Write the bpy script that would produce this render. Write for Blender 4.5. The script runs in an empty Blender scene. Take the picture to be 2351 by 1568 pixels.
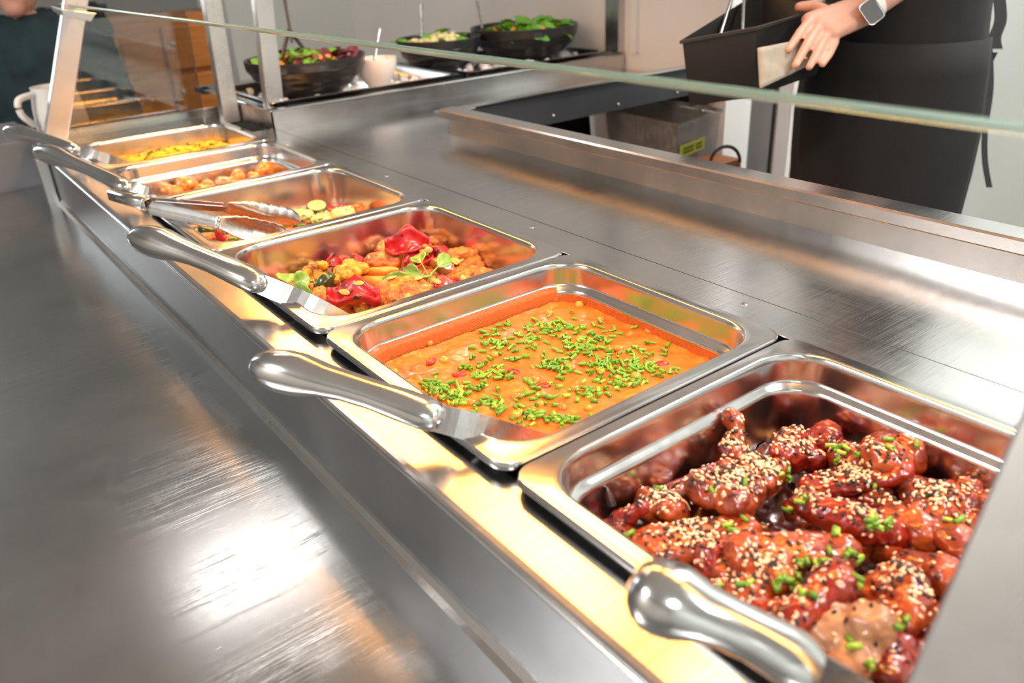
import bpy, bmesh, math, random
from mathutils import Vector, Matrix, noise
from mathutils.bvhtree import BVHTree
random.seed(7)
PI = math.pi
S = bpy.context.scene
COL = S.collection

# ------------------------------------------------------------------ camera
CAM = Vector((-0.29090, -0.42513, 0.36691))        # z = 0 is the rim of the food pans, floor is z = -0.9
FPX, IW, IH = 1860.49, 2351.0, 1568.0
_pt, _yw, _rl = 0.45974, 0.62442, -0.05344
FW = Vector((math.sin(_yw) * math.cos(_pt), math.cos(_yw) * math.cos(_pt), -math.sin(_pt)))
_r = Vector((math.cos(_yw), -math.sin(_yw), 0)); _u = _r.cross(FW)
RT = _r * math.cos(_rl) + _u * math.sin(_rl)
UP = -_r * math.sin(_rl) + _u * math.cos(_rl)
cd = bpy.data.cameras.new('camera'); cam = bpy.data.objects.new('camera', cd); COL.objects.link(cam)
cam.matrix_world = Matrix(((RT.x, UP.x, -FW.x, CAM.x), (RT.y, UP.y, -FW.y, CAM.y), (RT.z, UP.z, -FW.z, CAM.z), (0, 0, 0, 1)))
cd.sensor_width = 36; cd.lens = FPX / IW * 36; cd.clip_start = 0.02; cd.clip_end = 60
cd.dof.use_dof = True; cd.dof.focus_distance = 0.93; cd.dof.aperture_fstop = 5.2
S.camera = cam

def ray(px, py): return FW + RT * ((px - IW / 2) / FPX) - UP * ((py - IH / 2) / FPX)
def PZ(px, py, z):
    d = ray(px, py); return CAM + d * ((z - CAM.z) / d.z)
def PD(px, py, dep): return CAM + ray(px, py) * dep

# ------------------------------------------------------------------ world, light, exposure
w = bpy.data.worlds.new('world'); S.world = w; w.use_nodes = True
w.node_tree.nodes['Background'].inputs[0].default_value = (0.75, 0.8, 0.9, 1)
w.node_tree.nodes['Background'].inputs[1].default_value = 0.25
S.view_settings.view_transform = 'Standard'; S.view_settings.look = 'None'
S.view_settings.gamma = 1; S.view_settings.use_curve_mapping = False
S.view_settings.exposure = 0.05

def area(name, loc, sx, sy, power, col, rot=(0, 0, 0), spread=PI):
    l = bpy.data.lights.new(name, 'AREA'); l.shape = 'RECTANGLE'; l.size = sx; l.size_y = sy
    l.energy = power; l.color = col; l.spread = spread
    o = bpy.data.objects.new(name, l); o.location = loc; o.rotation_euler = rot; COL.objects.link(o); return o
COOL = (1.0, 0.97, 0.93)
CEIL = 1.7
PANELS = [(0.38, 2.34, .66, .10, 4.2), (1.86, 0.10, .6, .6, 44), (-1.95, 0.9, .6, .6, 60), (2.0, 3.0, .6, .6, 50), (-1.0, -1.8, .6, .6, 45), (1.1, -1.6, .6, .6, 52)]
PLAB = ['small ceiling light panel above the left salad bowl', 'square ceiling light panel above the person in the apron', 'square ceiling light panel over the customer aisle', 'square ceiling light panel over the back kitchen', 'square ceiling light panel behind the viewer, aisle side', 'square ceiling light panel behind the viewer, staff side']
for i, (x, y, sx, sy, pw) in enumerate(PANELS):
    area('ceiling_light', (x, y, CEIL - 0.045), sx - .04, sy - .04, pw, COOL)
WARM = (1.0, 0.40, 0.08)
LAMPS = [(0.318, -0.07), (0.318, 0.46), (0.318, 0.99), (0.318, 1.52)]
LZ = 0.62

# ------------------------------------------------------------------ materials
def mat(name): 
    m = bpy.data.materials.new(name); m.use_nodes = True; return m, m.node_tree, m.node_tree.nodes['Principled BSDF']
def nd(t, k, **kw):
    n = t.nodes.new(k)
    for a, b in kw.items():
        if a in n.inputs: n.inputs[a].default_value = b
        else: setattr(n, a, b)
    return n
def coords(t, scale=(1, 1, 1), rot=(0, 0, 0), space='Object'):
    tc = nd(t, 'ShaderNodeTexCoord'); mp = nd(t, 'ShaderNodeMapping'); mp.inputs['Scale'].default_value = scale; mp.inputs['Rotation'].default_value = rot
    t.links.new(tc.outputs[space], mp.inputs[0]); return mp.outputs[0]
def noi(t, v, scale, detail=3, rough=.6):
    n = nd(t, 'ShaderNodeTexNoise'); n.inputs['Scale'].default_value = scale; n.inputs['Detail'].default_value = detail; n.inputs['Roughness'].default_value = rough
    t.links.new(v, n.inputs['Vector']); return n.outputs['Fac']
def ramp(t, f, stops):
    r = nd(t, 'ShaderNodeValToRGB'); e = r.color_ramp.elements
    while len(e) < len(stops): e.new(0.5)
    for i, (p, c) in enumerate(stops):
        e[i].position = p; e[i].color = (c if len(c) == 4 else (*c, 1)) if not isinstance(c, float) else (c, c, c, 1)
    t.links.new(f, r.inputs[0]); return r.outputs[0]
def mixc(t, f, a, b):
    m = nd(t, 'ShaderNodeMix', data_type='RGBA')
    if isinstance(f, float): m.inputs[0].default_value = f
    else: t.links.new(f, m.inputs[0])
    for i, s in ((6, a), (7, b)):
        if isinstance(s, tuple): m.inputs[i].default_value = (*s, 1)
        else: t.links.new(s, m.inputs[i])
    return m.outputs[2]
def bump(t, b, h, strength, dist=.001):
    n = nd(t, 'ShaderNodeBump'); n.inputs['Strength'].default_value = strength; n.inputs['Distance'].default_value = dist
    t.links.new(h, n.inputs['Height']); t.links.new(n.outputs[0], b.inputs['Normal'])
def plain(name, col, rough=.5, metal=0.0, var=0.0, vs=20, bmp=0, bs=200, coat=0, sss=0, spec=.5, trans=0):
    m, t, b = mat(name)
    b.inputs['Base Color'].default_value = (*col, 1); b.inputs['Roughness'].default_value = rough; b.inputs['Metallic'].default_value = metal
    b.inputs['Coat Weight'].default_value = coat; b.inputs['Specular IOR Level'].default_value = spec
    b.inputs['Transmission Weight'].default_value = trans
    if sss: b.inputs['Subsurface Weight'].default_value = sss; b.inputs['Subsurface Radius'].default_value = (.01, .004, .002); b.inputs['Subsurface Scale'].default_value = .5
    v = coords(t)
    if var:
        c = mixc(t, noi(t, v, vs), tuple(x * (1 - var) for x in col), tuple(min(1, x * (1 + var)) for x in col)); t.links.new(c, b.inputs['Base Color'])
    if bmp: bump(t, b, noi(t, v, bs), bmp)
    return m
def steel(name, col=.62, r0=.16, r1=.34, scratch=.35, brush=(400, 6, 400), tint=(1, 1, 1), patch=6, swirl=True, bs=.08):
    m, t, b = mat(name)
    b.inputs['Metallic'].default_value = 1
    v = coords(t); vb = coords(t, brush)
    fine = noi(t, vb, 1.0, 4, .7)
    pat = noi(t, v, patch, 5, .65)
    c = ramp(t, pat, [(.25, tuple(col * .82 * x for x in tint)), (.75, tuple(min(1, col * 1.08 * x) for x in tint))])
    t.links.new(c, b.inputs['Base Color'])
    add = nd(t, 'ShaderNodeMath', operation='MULTIPLY_ADD'); t.links.new(fine, add.inputs[0]); add.inputs[1].default_value = .5; t.links.new(pat, add.inputs[2])
    mr = nd(t, 'ShaderNodeMapRange'); mr.inputs[1].default_value = .4; mr.inputs[2].default_value = 1.1; mr.inputs[3].default_value = r0; mr.inputs[4].default_value = r1
    t.links.new(add.outputs[0], mr.inputs[0]); t.links.new(mr.outputs[0], b.inputs['Roughness'])
    if scratch:
        # thin scratches: two stretched noise bands
        hs = None
        for rz, sc in ((.35, (3, 170, 10)), (-.75, (4, 140, 10)), (1.25, (3, 210, 10)), (.9, (5, 240, 10))):
            n = noi(t, coords(t, sc, (0, 0, rz)), 1.0, 2, .4)
            rr = ramp(t, n, [(.560, (0., 0, 0)), (.566, (1., 1, 1)), (.572, (1., 1, 1)), (.578, (0., 0, 0))])
            if hs is None: hs = rr
            else:
                a = nd(t, 'ShaderNodeMix', data_type='RGBA', blend_type='ADD'); a.inputs[0].default_value = 1; t.links.new(hs, a.inputs[6]); t.links.new(rr, a.inputs[7]); hs = a.outputs[2]
        mm = nd(t, 'ShaderNodeMath', operation='MULTIPLY_ADD'); t.links.new(hs, mm.inputs[0]); mm.inputs[1].default_value = scratch; t.links.new(fine, mm.inputs[2])
        bump(t, b, mm.outputs[0], bs, .0006)
    else: bump(t, b, fine, bs, .0006)
    return m
M = {}
M['steel_tray'] = steel('brushed_steel_tray', .60, .13, .25, 2.2, (260, 30, 220), patch=3, bs=.06)
M['steel_top'] = steel('brushed_steel_worktop', .60, .13, .27, .3, (300, 2.5, 300), bs=.10)
M['steel_rim'] = steel('brushed_steel_strip', .58, .16, .30, .4, (5, 260, 200), bs=.06)
M['steel_fascia'] = steel('satin_steel_fascia', .34, .32, .42, 0, (300, 4, 300), tint=(.98, 1, 1.04), bs=.05)
M['steel_post'] = steel('satin_steel_post', .60, .24, .34, 0, (200, 200, 8), bs=.05)
M['steel_pan'] = steel('pan_steel', .60, .13, .26, .25, (60, 60, 30), bs=.035)
M['polish'] = steel('polished_steel_handle', .68, .12, .22, 0, (80, 80, 80), bs=.01)
M['satin'] = steel('satin_steel_strap', .60, .22, .34, 0, (100, 100, 30), bs=.03)
M['dark_metal'] = plain('dark_coated_metal', (.035, .04, .05), .45, .0, .2)
M['well'] = plain('dark_well', (.03, .028, .025), .5, .4)
M['wall'] = plain('painted_wall', (.62, .66, .63), .7, var=.05, vs=1.5)
M['wall_w'] = plain('white_panel', (.78, .77, .76), .5, var=.03, vs=2)
M['ceil'] = plain('ceiling_tile', (.76, .76, .74), .8)
M['floor'] = plain('dark_floor', (.07, .075, .085), .45, var=.3, vs=3)
M['black'] = plain('black_plastic', (.018, .017, .016), .42, var=.2, vs=30)
M['bowl'] = plain('black_melamine', (.016, .017, .019), .32, var=.2, vs=12)
M['white'] = plain('white_ceramic', (.80, .77, .74), .25)
M['grey'] = plain('grey_laminate', (.16, .165, .18), .5, var=.1)
M['cloth_black'] = plain('black_cotton', (.012, .012, .013), .9, var=.5, vs=25, bmp=.4, bs=300)
M['cloth_apron'] = plain('charcoal_apron', (.009, .009, .010), .9, var=.4, vs=12, bmp=.4, bs=260)
M['cloth_teal'] = plain('dark_teal_cotton', (.010, .030, .038), .9, var=.5, vs=9, bmp=.5, bs=25)
M['skin'] = plain('skin', (.62, .33, .24), .5, var=.08, vs=30, sss=.15)
M['hair'] = plain('brown_hair', (.05, .03, .02), .6, var=.4, vs=60, bmp=.6, bs=250)
M['lips'] = plain('lips', (.42, .12, .10), .4)
M['paper'] = plain('beige_oven_cloth', (.34, .31, .25), .9, var=.25, vs=40, bmp=.5, bs=90)
M['ridge'] = M['steel_pan']
def woodm(name, a, b_):
    m, t, b = mat(name); v = coords(t, (3, 3, 26)); n = noi(t, v, 2.0, 5)
    t.links.new(ramp(t, n, [(.3, a), (.7, b_)]), b.inputs['Base Color']); b.inputs['Roughness'].default_value = .4; return m
M['wood'] = woodm('orange_wood', (.34, .10, .015), (.52, .19, .035))
M['wood_l'] = woodm('light_wood', (.50, .23, .06), (.62, .32, .10))
M['jeans'] = plain('navy_cloth', (.035, .05, .11), .85, var=.5, vs=14)
M['label_y'] = plain('yellow_green_sticker', (.45, .52, .04), .6)
M['ink'] = plain('black_ink', (.02, .02, .02), .6)
M['brown_in'] = plain('brown_shelf', (.07, .032, .016), .6, var=.2)
M['green'] = plain('green_bag', (.12, .35, .04), .5, var=.3, vs=40)
def glassm(name, tint, ior=1.5, rough=.0, extra=0):
    m = bpy.data.materials.new(name); m.use_nodes = True; t = m.node_tree; t.nodes.clear()
    o = nd(t, 'ShaderNodeOutputMaterial'); tr = nd(t, 'ShaderNodeBsdfTransparent'); tr.inputs[0].default_value = (*tint, 1)
    gl = nd(t, 'ShaderNodeBsdfGlossy'); gl.inputs['Roughness'].default_value = rough
    fr = nd(t, 'ShaderNodeFresnel'); fr.inputs[0].default_value = ior
    mx = nd(t, 'ShaderNodeMixShader'); t.links.new(fr.outputs[0], mx.inputs[0]); t.links.new(tr.outputs[0], mx.inputs[1]); t.links.new(gl.outputs[0], mx.inputs[2])
    last = mx.outputs[0]
    if extra:   # smears and fine scratches; on the guard also haze painted for reflected ceiling light
        df = nd(t, 'ShaderNodeBsdfDiffuse'); df.inputs[0].default_value = (.8, .8, .78, 1)
        n = noi(t, coords(t, (3, 60, 20), (0, 0, .3)), 2.0, 5, .7)
        rr = ramp(t, n, [(.45, (extra * .35,) * 3), (.75, (extra,) * 3)])
        m2 = nd(t, 'ShaderNodeMixShader'); t.links.new(rr, m2.inputs[0]); t.links.new(last, m2.inputs[1]); t.links.new(df.outputs[0], m2.inputs[2]); last = m2.outputs[0]
    t.links.new(last, o.inputs[0]); return m
M['glass'] = glassm('guard_glass', (.95, .985, .97), 1.6, 0, .28)
M['glass_end'] = glassm('end_glass', (.80, .82, .80), 1.9)
M['clear'] = glassm('clear_plastic', (.80, .80, .82), 1.45, .05, .22)
m, t, b = mat('glass_edge'); b.inputs['Base Color'].default_value = (.46, .70, .63, 1); b.inputs['Roughness'].default_value = .16; b.inputs['Transmission Weight'].default_value = .75; b.inputs['IOR'].default_value = 1.5; M['glass_edge'] = m
m, t, b = mat('ice'); b.inputs['Base Color'].default_value = (.93, .95, .97, 1); b.inputs['Roughness'].default_value = .08; b.inputs['Transmission Weight'].default_value = .6; b.inputs['IOR'].default_value = 1.31; b.inputs['Roughness'].default_value = .25; b.inputs['Transmission Weight'].default_value = .35; M['ice'] = m
def emis(name, col, st):
    m, t, b = mat(name); b.inputs['Base Color'].default_value = (.8, .8, .8, 1); b.inputs['Emission Color'].default_value = (*col, 1); b.inputs['Emission Strength'].default_value = st; return m
M['diff'] = emis('light_diffuser', COOL, 2.0)
M['tube'] = emis('lamp_tube', WARM, 6)
M['glow_pane'] = emis('added_glow', (.95, 1, 1), 9)  # glow for the pane added to reflect in the guard glass

def food(name, stops, sc=60, rough=.3, coat=.3, bmp=.6, bs=160, dark=None, dsc=45, dthr=(.60, .68), spec=.5, fine=None, sss=.0):
    m, t, b = mat(name); v = coords(t)
    oi = nd(t, 'ShaderNodeObjectInfo'); va = nd(t, 'ShaderNodeVectorMath', operation='ADD')
    sm = nd(t, 'ShaderNodeMath', operation='MULTIPLY'); sm.inputs[1].default_value = 9.0; t.links.new(oi.outputs['Random'], sm.inputs[0])
    t.links.new(v, va.inputs[0]); t.links.new(sm.outputs[0], va.inputs[1]); v = va.outputs[0]
    c = ramp(t, noi(t, v, sc, 4), stops)
    if dark: c = mixc(t, ramp(t, noi(t, v, dsc, 4, .7), [(dthr[0], (0., 0, 0)), (dthr[1], (1., 1, 1))]), c, dark)
    if fine: c = mixc(t, ramp(t, noi(t, v, 700, 2), [(fine, (0., 0, 0)), (fine + .03, (1., 1, 1))]), c, (.05, .025, .01))
    t.links.new(c, b.inputs['Base Color']); b.inputs['Roughness'].default_value = rough; b.inputs['Coat Weight'].default_value = coat; b.inputs['Coat Roughness'].default_value = .12
    b.inputs['Specular IOR Level'].default_value = spec
    if sss: b.inputs['Subsurface Weight'].default_value = sss; b.inputs['Subsurface Radius'].default_value = (.006, .003, .001); b.inputs['Subsurface Scale'].default_value = .6
    bump(t, b, noi(t, v, bs, 4), bmp, .0012); return m
M['chicken'] = food('glazed_chicken', [(.25, (.06, .005, .002)), (.42, (.20, .022, .005)), (.6, (.40, .068, .011)), (.8, (.54, .14, .022))], 46, .27, .4, .7, 150, dark=(.035, .008, .004), dsc=30, dthr=(.58, .72))
M['chicken_red'] = food('red_glazed_chicken', [(.25, (.06, .004, .002)), (.5, (.26, .014, .006)), (.75, (.44, .05, .014))], 46, .24, .45, .7, 150, dark=(.03, .006, .004), dsc=30, dthr=(.6, .74))
M['chicken_pale'] = food('pale_roast_meat', [(.3, (.30, .13, .06)), (.7, (.50, .28, .16))], 50, .4, .3, .6, 140, dark=(.25, .08, .03), dsc=40, dthr=(.6, .7))
M['sauce'] = food('dark_glaze_sauce', [(.3, (.03, .004, .002)), (.7, (.12, .014, .005))], 40, .3, .4, .5, 120)
M['char'] = food('charred_tip', [(.3, (.012, .006, .006)), (.7, (.08, .02, .02))], 90, .45, .2, .8, 200)
M['sesame_w'] = plain('white_sesame', (.80, .56, .36), .45, sss=0)
M['sesame_b'] = plain('black_sesame', (.010, .008, .010), .35)
M['chive'] = food('chive_green', [(.3, (.06, .21, .008)), (.7, (.19, .40, .02))], 30, .4, .2, .2, 300)
M['chive_l'] = food('light_chive_green', [(.3, (.26, .46, .03)), (.7, (.38, .56, .06))], 30, .4, .2, .2, 300)
M['curry'] = food('curry_sauce', [(.25, (.52, .088, .007)), (.5, (.66, .140, .012)), (.78, (.74, .21, .024))], 26, .38, .25, .9, 190, dark=(.48, .09, .012), dsc=34, dthr=(.58, .80))
M['pea'] = food('sauced_pea', [(.3, (.42, .22, .02)), (.7, (.62, .32, .03))], 60, .3, .4, .1)
M['bean'] = food('sauced_bean', [(.3, (.52, .13, .015)), (.7, (.72, .24, .03))], 60, .3, .4, .1)
M['film'] = food('dried_curry_film', [(.3, (.38, .070, .004)), (.7, (.54, .13, .008))], 300, .55, .1, .7, 500)
M['rice'] = food('yellow_rice', [(.3, (.86, .50, .02)), (.7, (.95, .66, .06))], 90, .5, .1, .2)
M['herb'] = food('green_herb', [(.3, (.03, .16, .008)), (.7, (.10, .30, .02))], 60, .5, .1, .2)
M['caul'] = food('roasted_cauliflower', [(.3, (.50, .20, .012)), (.55, (.74, .38, .03)), (.8, (.82, .50, .07))], 110, .5, .2, 1.0, 520, dark=(.22, .05, .01), dsc=70, dthr=(.55, .66), fine=.66)
M['caul_b'] = food('browned_cauliflower', [(.3, (.36, .09, .015)), (.7, (.66, .26, .04))], 70, .5, .3, .9, 420, dark=(.08, .02, .008), dsc=60, dthr=(.58, .68), fine=.66)
M['orange'] = food('roasted_orange_chunk', [(.3, (.40, .06, .010)), (.5, (.62, .16, .02)), (.72, (.72, .30, .045))], 110, .36, .35, 1.0, 210, dark=(.14, .02, .006), dsc=75, dthr=(.58, .66), fine=.66)
M['pepper'] = food('roasted_red_pepper', [(.3, (.32, .006, .010)), (.7, (.60, .020, .028))], 70, .32, .3, .9, 150, dark=(.02, .006, .006), dsc=45, dthr=(.55, .62))
M['zuc'] = food('courgette_flesh', [(.3, (.62, .46, .10)), (.7, (.78, .66, .28))], 60, .4, .3, .5, 160, dark=(.16, .07, .02), dsc=120, dthr=(.62, .70))
M['zskin'] = food('courgette_skin', [(.3, (.012, .03, .006)), (.7, (.05, .09, .015))], 60, .3, .5, .4, 160)
M['pale'] = food('pale_vegetable', [(.3, (.66, .44, .12)), (.7, (.82, .66, .32))], 60, .4, .3, .6, 160, fine=.63)
M['potato'] = food('roast_potato', [(.3, (.32, .07, .012)), (.5, (.60, .24, .04)), (.75, (.76, .44, .10))], 85, .28, .6, .4, 120, dark=(.20, .03, .01), dsc=45, dthr=(.58, .70))
M['mush'] = food('brown_mushroom', [(.3, (.20, .07, .015)), (.7, (.42, .18, .04))], 60, .25, .6, .3)
M['pumpkin'] = food('pumpkin_seed', [(.3, (.40, .28, .05)), (.7, (.58, .44, .12))], 40, .35, .3, .1)
M['basil'] = food('basil_leaf', [(.3, (.09, .25, .02)), (.7, (.28, .48, .08))], 70, .35, .3, .3, 160)
M['leaf'] = food('salad_leaf', [(.3, (.05, .24, .01)), (.7, (.20, .48, .04))], 60, .4, .2, .3)
M['beet'] = food('red_salad_leaf', [(.3, (.05, .008, .015)), (.7, (.20, .03, .05))], 60, .4, .2, .3)
M['carrot'] = food('carrot_bit', [(.3, (.75, .22, .03)), (.7, (.85, .32, .05))], 60, .4, .2, .1)
M['slaw'] = food('pale_salad', [(.3, (.55, .55, .20)), (.7, (.75, .72, .42))], 80, .5, .2, .3)
M['cream'] = food('white_yoghurt', [(.3, (.82, .82, .72)), (.7, (.9, .9, .82))], 80, .5, .2, .5, 90)

# ------------------------------------------------------------------ builders
def worg(p):
    v = Vector((0, 0, 0))
    while p: v += p.location; p = p.parent
    return v
def tag(o, label=None, cat=None, group=None, kind=None):
    if label: o['label'] = label
    if cat: o['category'] = cat
    if group: o['group'] = group
    if kind: o['kind'] = kind
    return o
def thing(name, label, cat, loc=(0, 0, 0), group=None, kind=None):
    o = bpy.data.objects.new(name, None); o.empty_display_size = .02; COL.objects.link(o); o.location = loc
    return tag(o, label, cat, group, kind)
def obj(name, bm, m, parent=None, smooth=True, bevel=0, solid=0, sub=0, loc=None, label=None):
    me = bpy.data.meshes.new(name)
    base = worg(parent)
    if loc is not None: base = Vector(loc)
    bmesh.ops.translate(bm, verts=bm.verts, vec=-base)
    bmesh.ops.recalc_face_normals(bm, faces=bm.faces) if not getattr(bm, 'norecalc', False) else None
    bm.to_mesh(me); bm.free()
    me.materials.append(m)
    if smooth: me.polygons.foreach_set('use_smooth', [True] * len(me.polygons))
    o = bpy.data.objects.new(name, me); COL.objects.link(o)
    if parent:
        o.parent = parent; o.location = base - worg(parent)
    else: o.location = base
    if label: o['label'] = label
    if solid:
        s = o.modifiers.new('s', 'SOLIDIFY'); s.thickness = solid; s.offset = 0
    if bevel:
        b = o.modifiers.new('b', 'BEVEL'); b.width = bevel; b.segments = 2; b.limit_method = 'ANGLE'; b.angle_limit = .6
        b.harden_normals = False
    if sub:
        s = o.modifiers.new('u', 'SUBSURF'); s.levels = sub; s.render_levels = sub
    if smooth:
        try:
            me.set_sharp_from_angle(angle=math.radians(40))
        except Exception: pass
    return o
def B(): return bmesh.new()
def box(bm, x0, x1, y0, y1, z0, z1):
    v = [bm.verts.new((x, y, z)) for z in (z0, z1) for y in (y0, y1) for x in (x0, x1)]
    for f in ((0, 2, 3, 1), (4, 5, 7, 6), (0, 1, 5, 4), (2, 6, 7, 3), (0, 4, 6, 2), (1, 3, 7, 5)): bm.faces.new([v[i] for i in f])
    return bm
def hexa(bm, b4, t4):
    v = [bm.verts.new(p) for p in list(b4) + list(t4)]
    bm.faces.new(v[3::-1]); bm.faces.new(v[4:8])
    for i in range(4): bm.faces.new((v[i], v[(i + 1) % 4], v[4 + (i + 1) % 4], v[4 + i]))
    return bm
def loft(bm, rings, cap0=True, cap1=True, closed=True):
    R_ = [[bm.verts.new(p) for p in r] for r in rings]; n = len(R_[0])
    for a, b in zip(R_, R_[1:]):
        for i in range(n if closed else n - 1): bm.faces.new((a[i], a[(i + 1) % n], b[(i + 1) % n], b[i]))
    if cap0: bm.faces.new(R_[0][::-1])
    if cap1: bm.faces.new(R_[-1])
    return bm
def rrect(x0, x1, y0, y1, r, z, n=7):
    p = []
    for cx, cy, a in ((x1 - r, y1 - r, 0), (x0 + r, y1 - r, PI / 2), (x0 + r, y0 + r, PI), (x1 - r, y0 + r, 3 * PI / 2)):
        for k in range(n + 1):
            t = a + PI / 2 * k / n; p.append((cx + r * math.cos(t), cy + r * math.sin(t), z))
    return p
def frame(d, hint=Vector((0, 0, 1))):
    d = d.normalized(); s = d.cross(hint)
    if s.length < 1e-4: s = d.cross(Vector((1, 0, 0)))
    s.normalize(); return s, s.cross(d)
def sweep(bm, pts, ra, rb=None, n=16, hint=Vector((0, 0, 1)), cap=True, power=2):
    pts = [Vector(p) for p in pts]; rb = rb or ra; rings = []
    for i, p in enumerate(pts):
        d = pts[min(i + 1, len(pts) - 1)] - pts[max(i - 1, 0)]; s, u = frame(d, hint)
        ring = []
        for k in range(n):
            a = 2 * PI * k / n; c, q = math.cos(a), math.sin(a)
            e = 2 / power
            c = math.copysign(abs(c) ** e, c); q = math.copysign(abs(q) ** e, q)
            ring.append(p + s * ra[i] * c + u * rb[i] * q)
        rings.append(ring)
    return loft(bm, rings, cap, cap)
def spl(pts, n):
    pts = [Vector(p) for p in pts]; out = []
    for i in range(len(pts) - 1):
        p0 = pts[max(i - 1, 0)]; p1 = pts[i]; p2 = pts[i + 1]; p3 = pts[min(i + 2, len(pts) - 1)]
        for k in range(n):
            t = k / n
            out.append(.5 * ((2 * p1) + (-p0 + p2) * t + (2 * p0 - 5 * p1 + 4 * p2 - p3) * t * t + (-p0 + 3 * p1 - 3 * p2 + p3) * t ** 3))
    out.append(pts[-1]); return out
def lathe(bm, prof, c=(0, 0, 0), n=40, cap0=True, cap1=False):
    return loft(bm, [[(c[0] + r * math.cos(2 * PI * k / n), c[1] + r * math.sin(2 * PI * k / n), c[2] + z) for k in range(n)] for r, z in prof], cap0, cap1)
def ico(bm, c, r, sub=2, rot=None):
    m_ = Matrix.Translation(c)
    if rot is not None: m_ = m_ @ rot
    m_ = m_ @ Matrix.Diagonal((*((r, r, r) if isinstance(r, (int, float)) else r), 1))
    bmesh.ops.create_icosphere(bm, subdivisions=sub, radius=1, matrix=m_); return bm
def capsule(bm, a, b, ra, rb, fl=1.0, hint=Vector((0, 0, 1)), n=14):
    a = Vector(a); b = Vector(b); d = (b - a).normalized(); s, u = frame(d, hint); rings = []
    for k in range(1, 5):
        t = PI / 2 * k / 4; rings.append((a - d * ra * math.cos(t), ra * math.sin(t)))
    for k in range(1, 4): rings.append((a.lerp(b, k / 4), ra + (rb - ra) * k / 4))
    for k in range(4):
        t = PI / 2 * k / 4; rings.append((b + d * rb * math.sin(t), rb * math.cos(t)))
    loft(bm, [[p + s * r * math.cos(2 * PI * j / n) + u * r * fl * math.sin(2 * PI * j / n) for j in range(n)] for p, r in rings])
    return bm
def fuse(bm, voxel, smooth=3, disp=0, dsc=60, seed=0.0, dec=1.0):
    """voxel-fuse overlapping shapes into one continuous surface; returns a bmesh"""
    me = bpy.data.meshes.new('tmp'); bm.to_mesh(me); bm.free()
    o = bpy.data.objects.new('tmp', me); COL.objects.link(o)
    r = o.modifiers.new('r', 'REMESH'); r.mode = 'VOXEL'; r.voxel_size = voxel
    if smooth: s = o.modifiers.new('s', 'SMOOTH'); s.iterations = smooth; s.factor = .5
    if dec < 1: d = o.modifiers.new('d', 'DECIMATE'); d.ratio = dec
    dg = bpy.context.evaluated_depsgraph_get(); m2 = bpy.data.meshes.new_from_object(o.evaluated_get(dg))
    out = bmesh.new(); out.from_mesh(m2)
    bpy.data.objects.remove(o); bpy.data.meshes.remove(me); bpy.data.meshes.remove(m2)
    if disp:
        out.normal_update()
        for v in out.verts:
            q = v.co * dsc + Vector((seed, seed * 2, 0)); v.co += v.normal * disp * (noise.noise(q) + .5 * noise.noise(q * 2.3))
    return out

# ------------------------------------------------------------------ the room
ROOM = (-2.6, 3.0, -2.8, 6.2)
def struct(name, bm, m_, **k): return tag(obj(name, bm, m_, **k), kind='structure')
X0, X1, Y0, Y1 = ROOM
struct('floor', box(B(), X0, X1, Y0, Y1, -.95, -.9), M['floor'], smooth=False)
struct('ceiling', box(B(), X0, X1, Y0, Y1, CEIL, CEIL + .05), M['ceil'], smooth=False)
struct('wall_left', box(B(), X0 - .1, X0, Y0, Y1, -.95, CEIL), plain('taupe_wall', (.52, .48, .44), .7), smooth=False)
struct('wall_right', box(B(), X1, X1 + .1, Y0, Y1, -.95, CEIL), M['wall'], smooth=False)
struct('wall_back', box(B(), X0, X1, Y1, Y1 + .1, -.95, CEIL), plain('grey_wall', (.52, .52, .50), .7), smooth=False)
struct('wall_front', box(B(), X0, X1, Y0 - .1, Y0, -.95, CEIL), M['wall'], smooth=False)
# side wall behind the serving staff and the white partition beside the salad counter
struct('wall_staff', box(B(), 2.3, 2.38, Y0, 1.52, -.9, CEIL), M['wall'], smooth=False)
struct('wall_partition', box(B(), 1.53, 1.64, 1.045, 3.3, -.9, CEIL), M['wall_w'], smooth=False)
struct('wall_kitchen', box(B(), .95, 1.53, 3.2, 3.3, -.9, CEIL), M['wall'], smooth=False)
bm = box(B(), -1.31, -.87, Y1 - .03, Y1 - .01, .2, 1.55)
struct('glow_pane_1', bm, M['glow_pane'], smooth=False)  # added glowing pane, placed to give a white reflection in the guard glass
struct('trim_3', box(box(B(), -1.36, -1.31, Y1 - .05, Y1, .15, 1.6), -.87, -.82, Y1 - .05, Y1, .15, 1.6), M['wall_w'], smooth=False)  # side frames of the added glowing pane
struct('trim_1', box(B(), 1.505, 1.53, 1.44, 1.50, .048, 1.0), M['steel_post'], smooth=False, bevel=.002)
struct('trim_2', box(B(), 1.515, 1.53, 1.38, 1.40, .048, 1.0), M['wall_w'], smooth=False)
for i, (x, y, sx, sy, pw) in enumerate(PANELS):
    t_ = thing('ceiling_panel_light', PLAB[i], 'ceiling light', (x, y, CEIL - .05))
    bm = B()
    for a in ((-sx / 2, -sx / 2 + .02, -sy / 2, sy / 2), (sx / 2 - .02, sx / 2, -sy / 2, sy / 2), (-sx / 2, sx / 2, -sy / 2, -sy / 2 + .02), (-sx / 2, sx / 2, sy / 2 - .02, sy / 2)):
        box(bm, x + a[0], x + a[1], y + a[2], y + a[3], CEIL - .05, CEIL - .002)
    obj('panel_frame', bm, M['wall_w'], t_, smooth=False)
    obj('diffuser', box(B(), x - sx / 2 + .02, x + sx / 2 - .02, y - sy / 2 + .02, y + sy / 2 - .02, CEIL - .035, CEIL - .02), M['diff'], t_, smooth=False)

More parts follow.
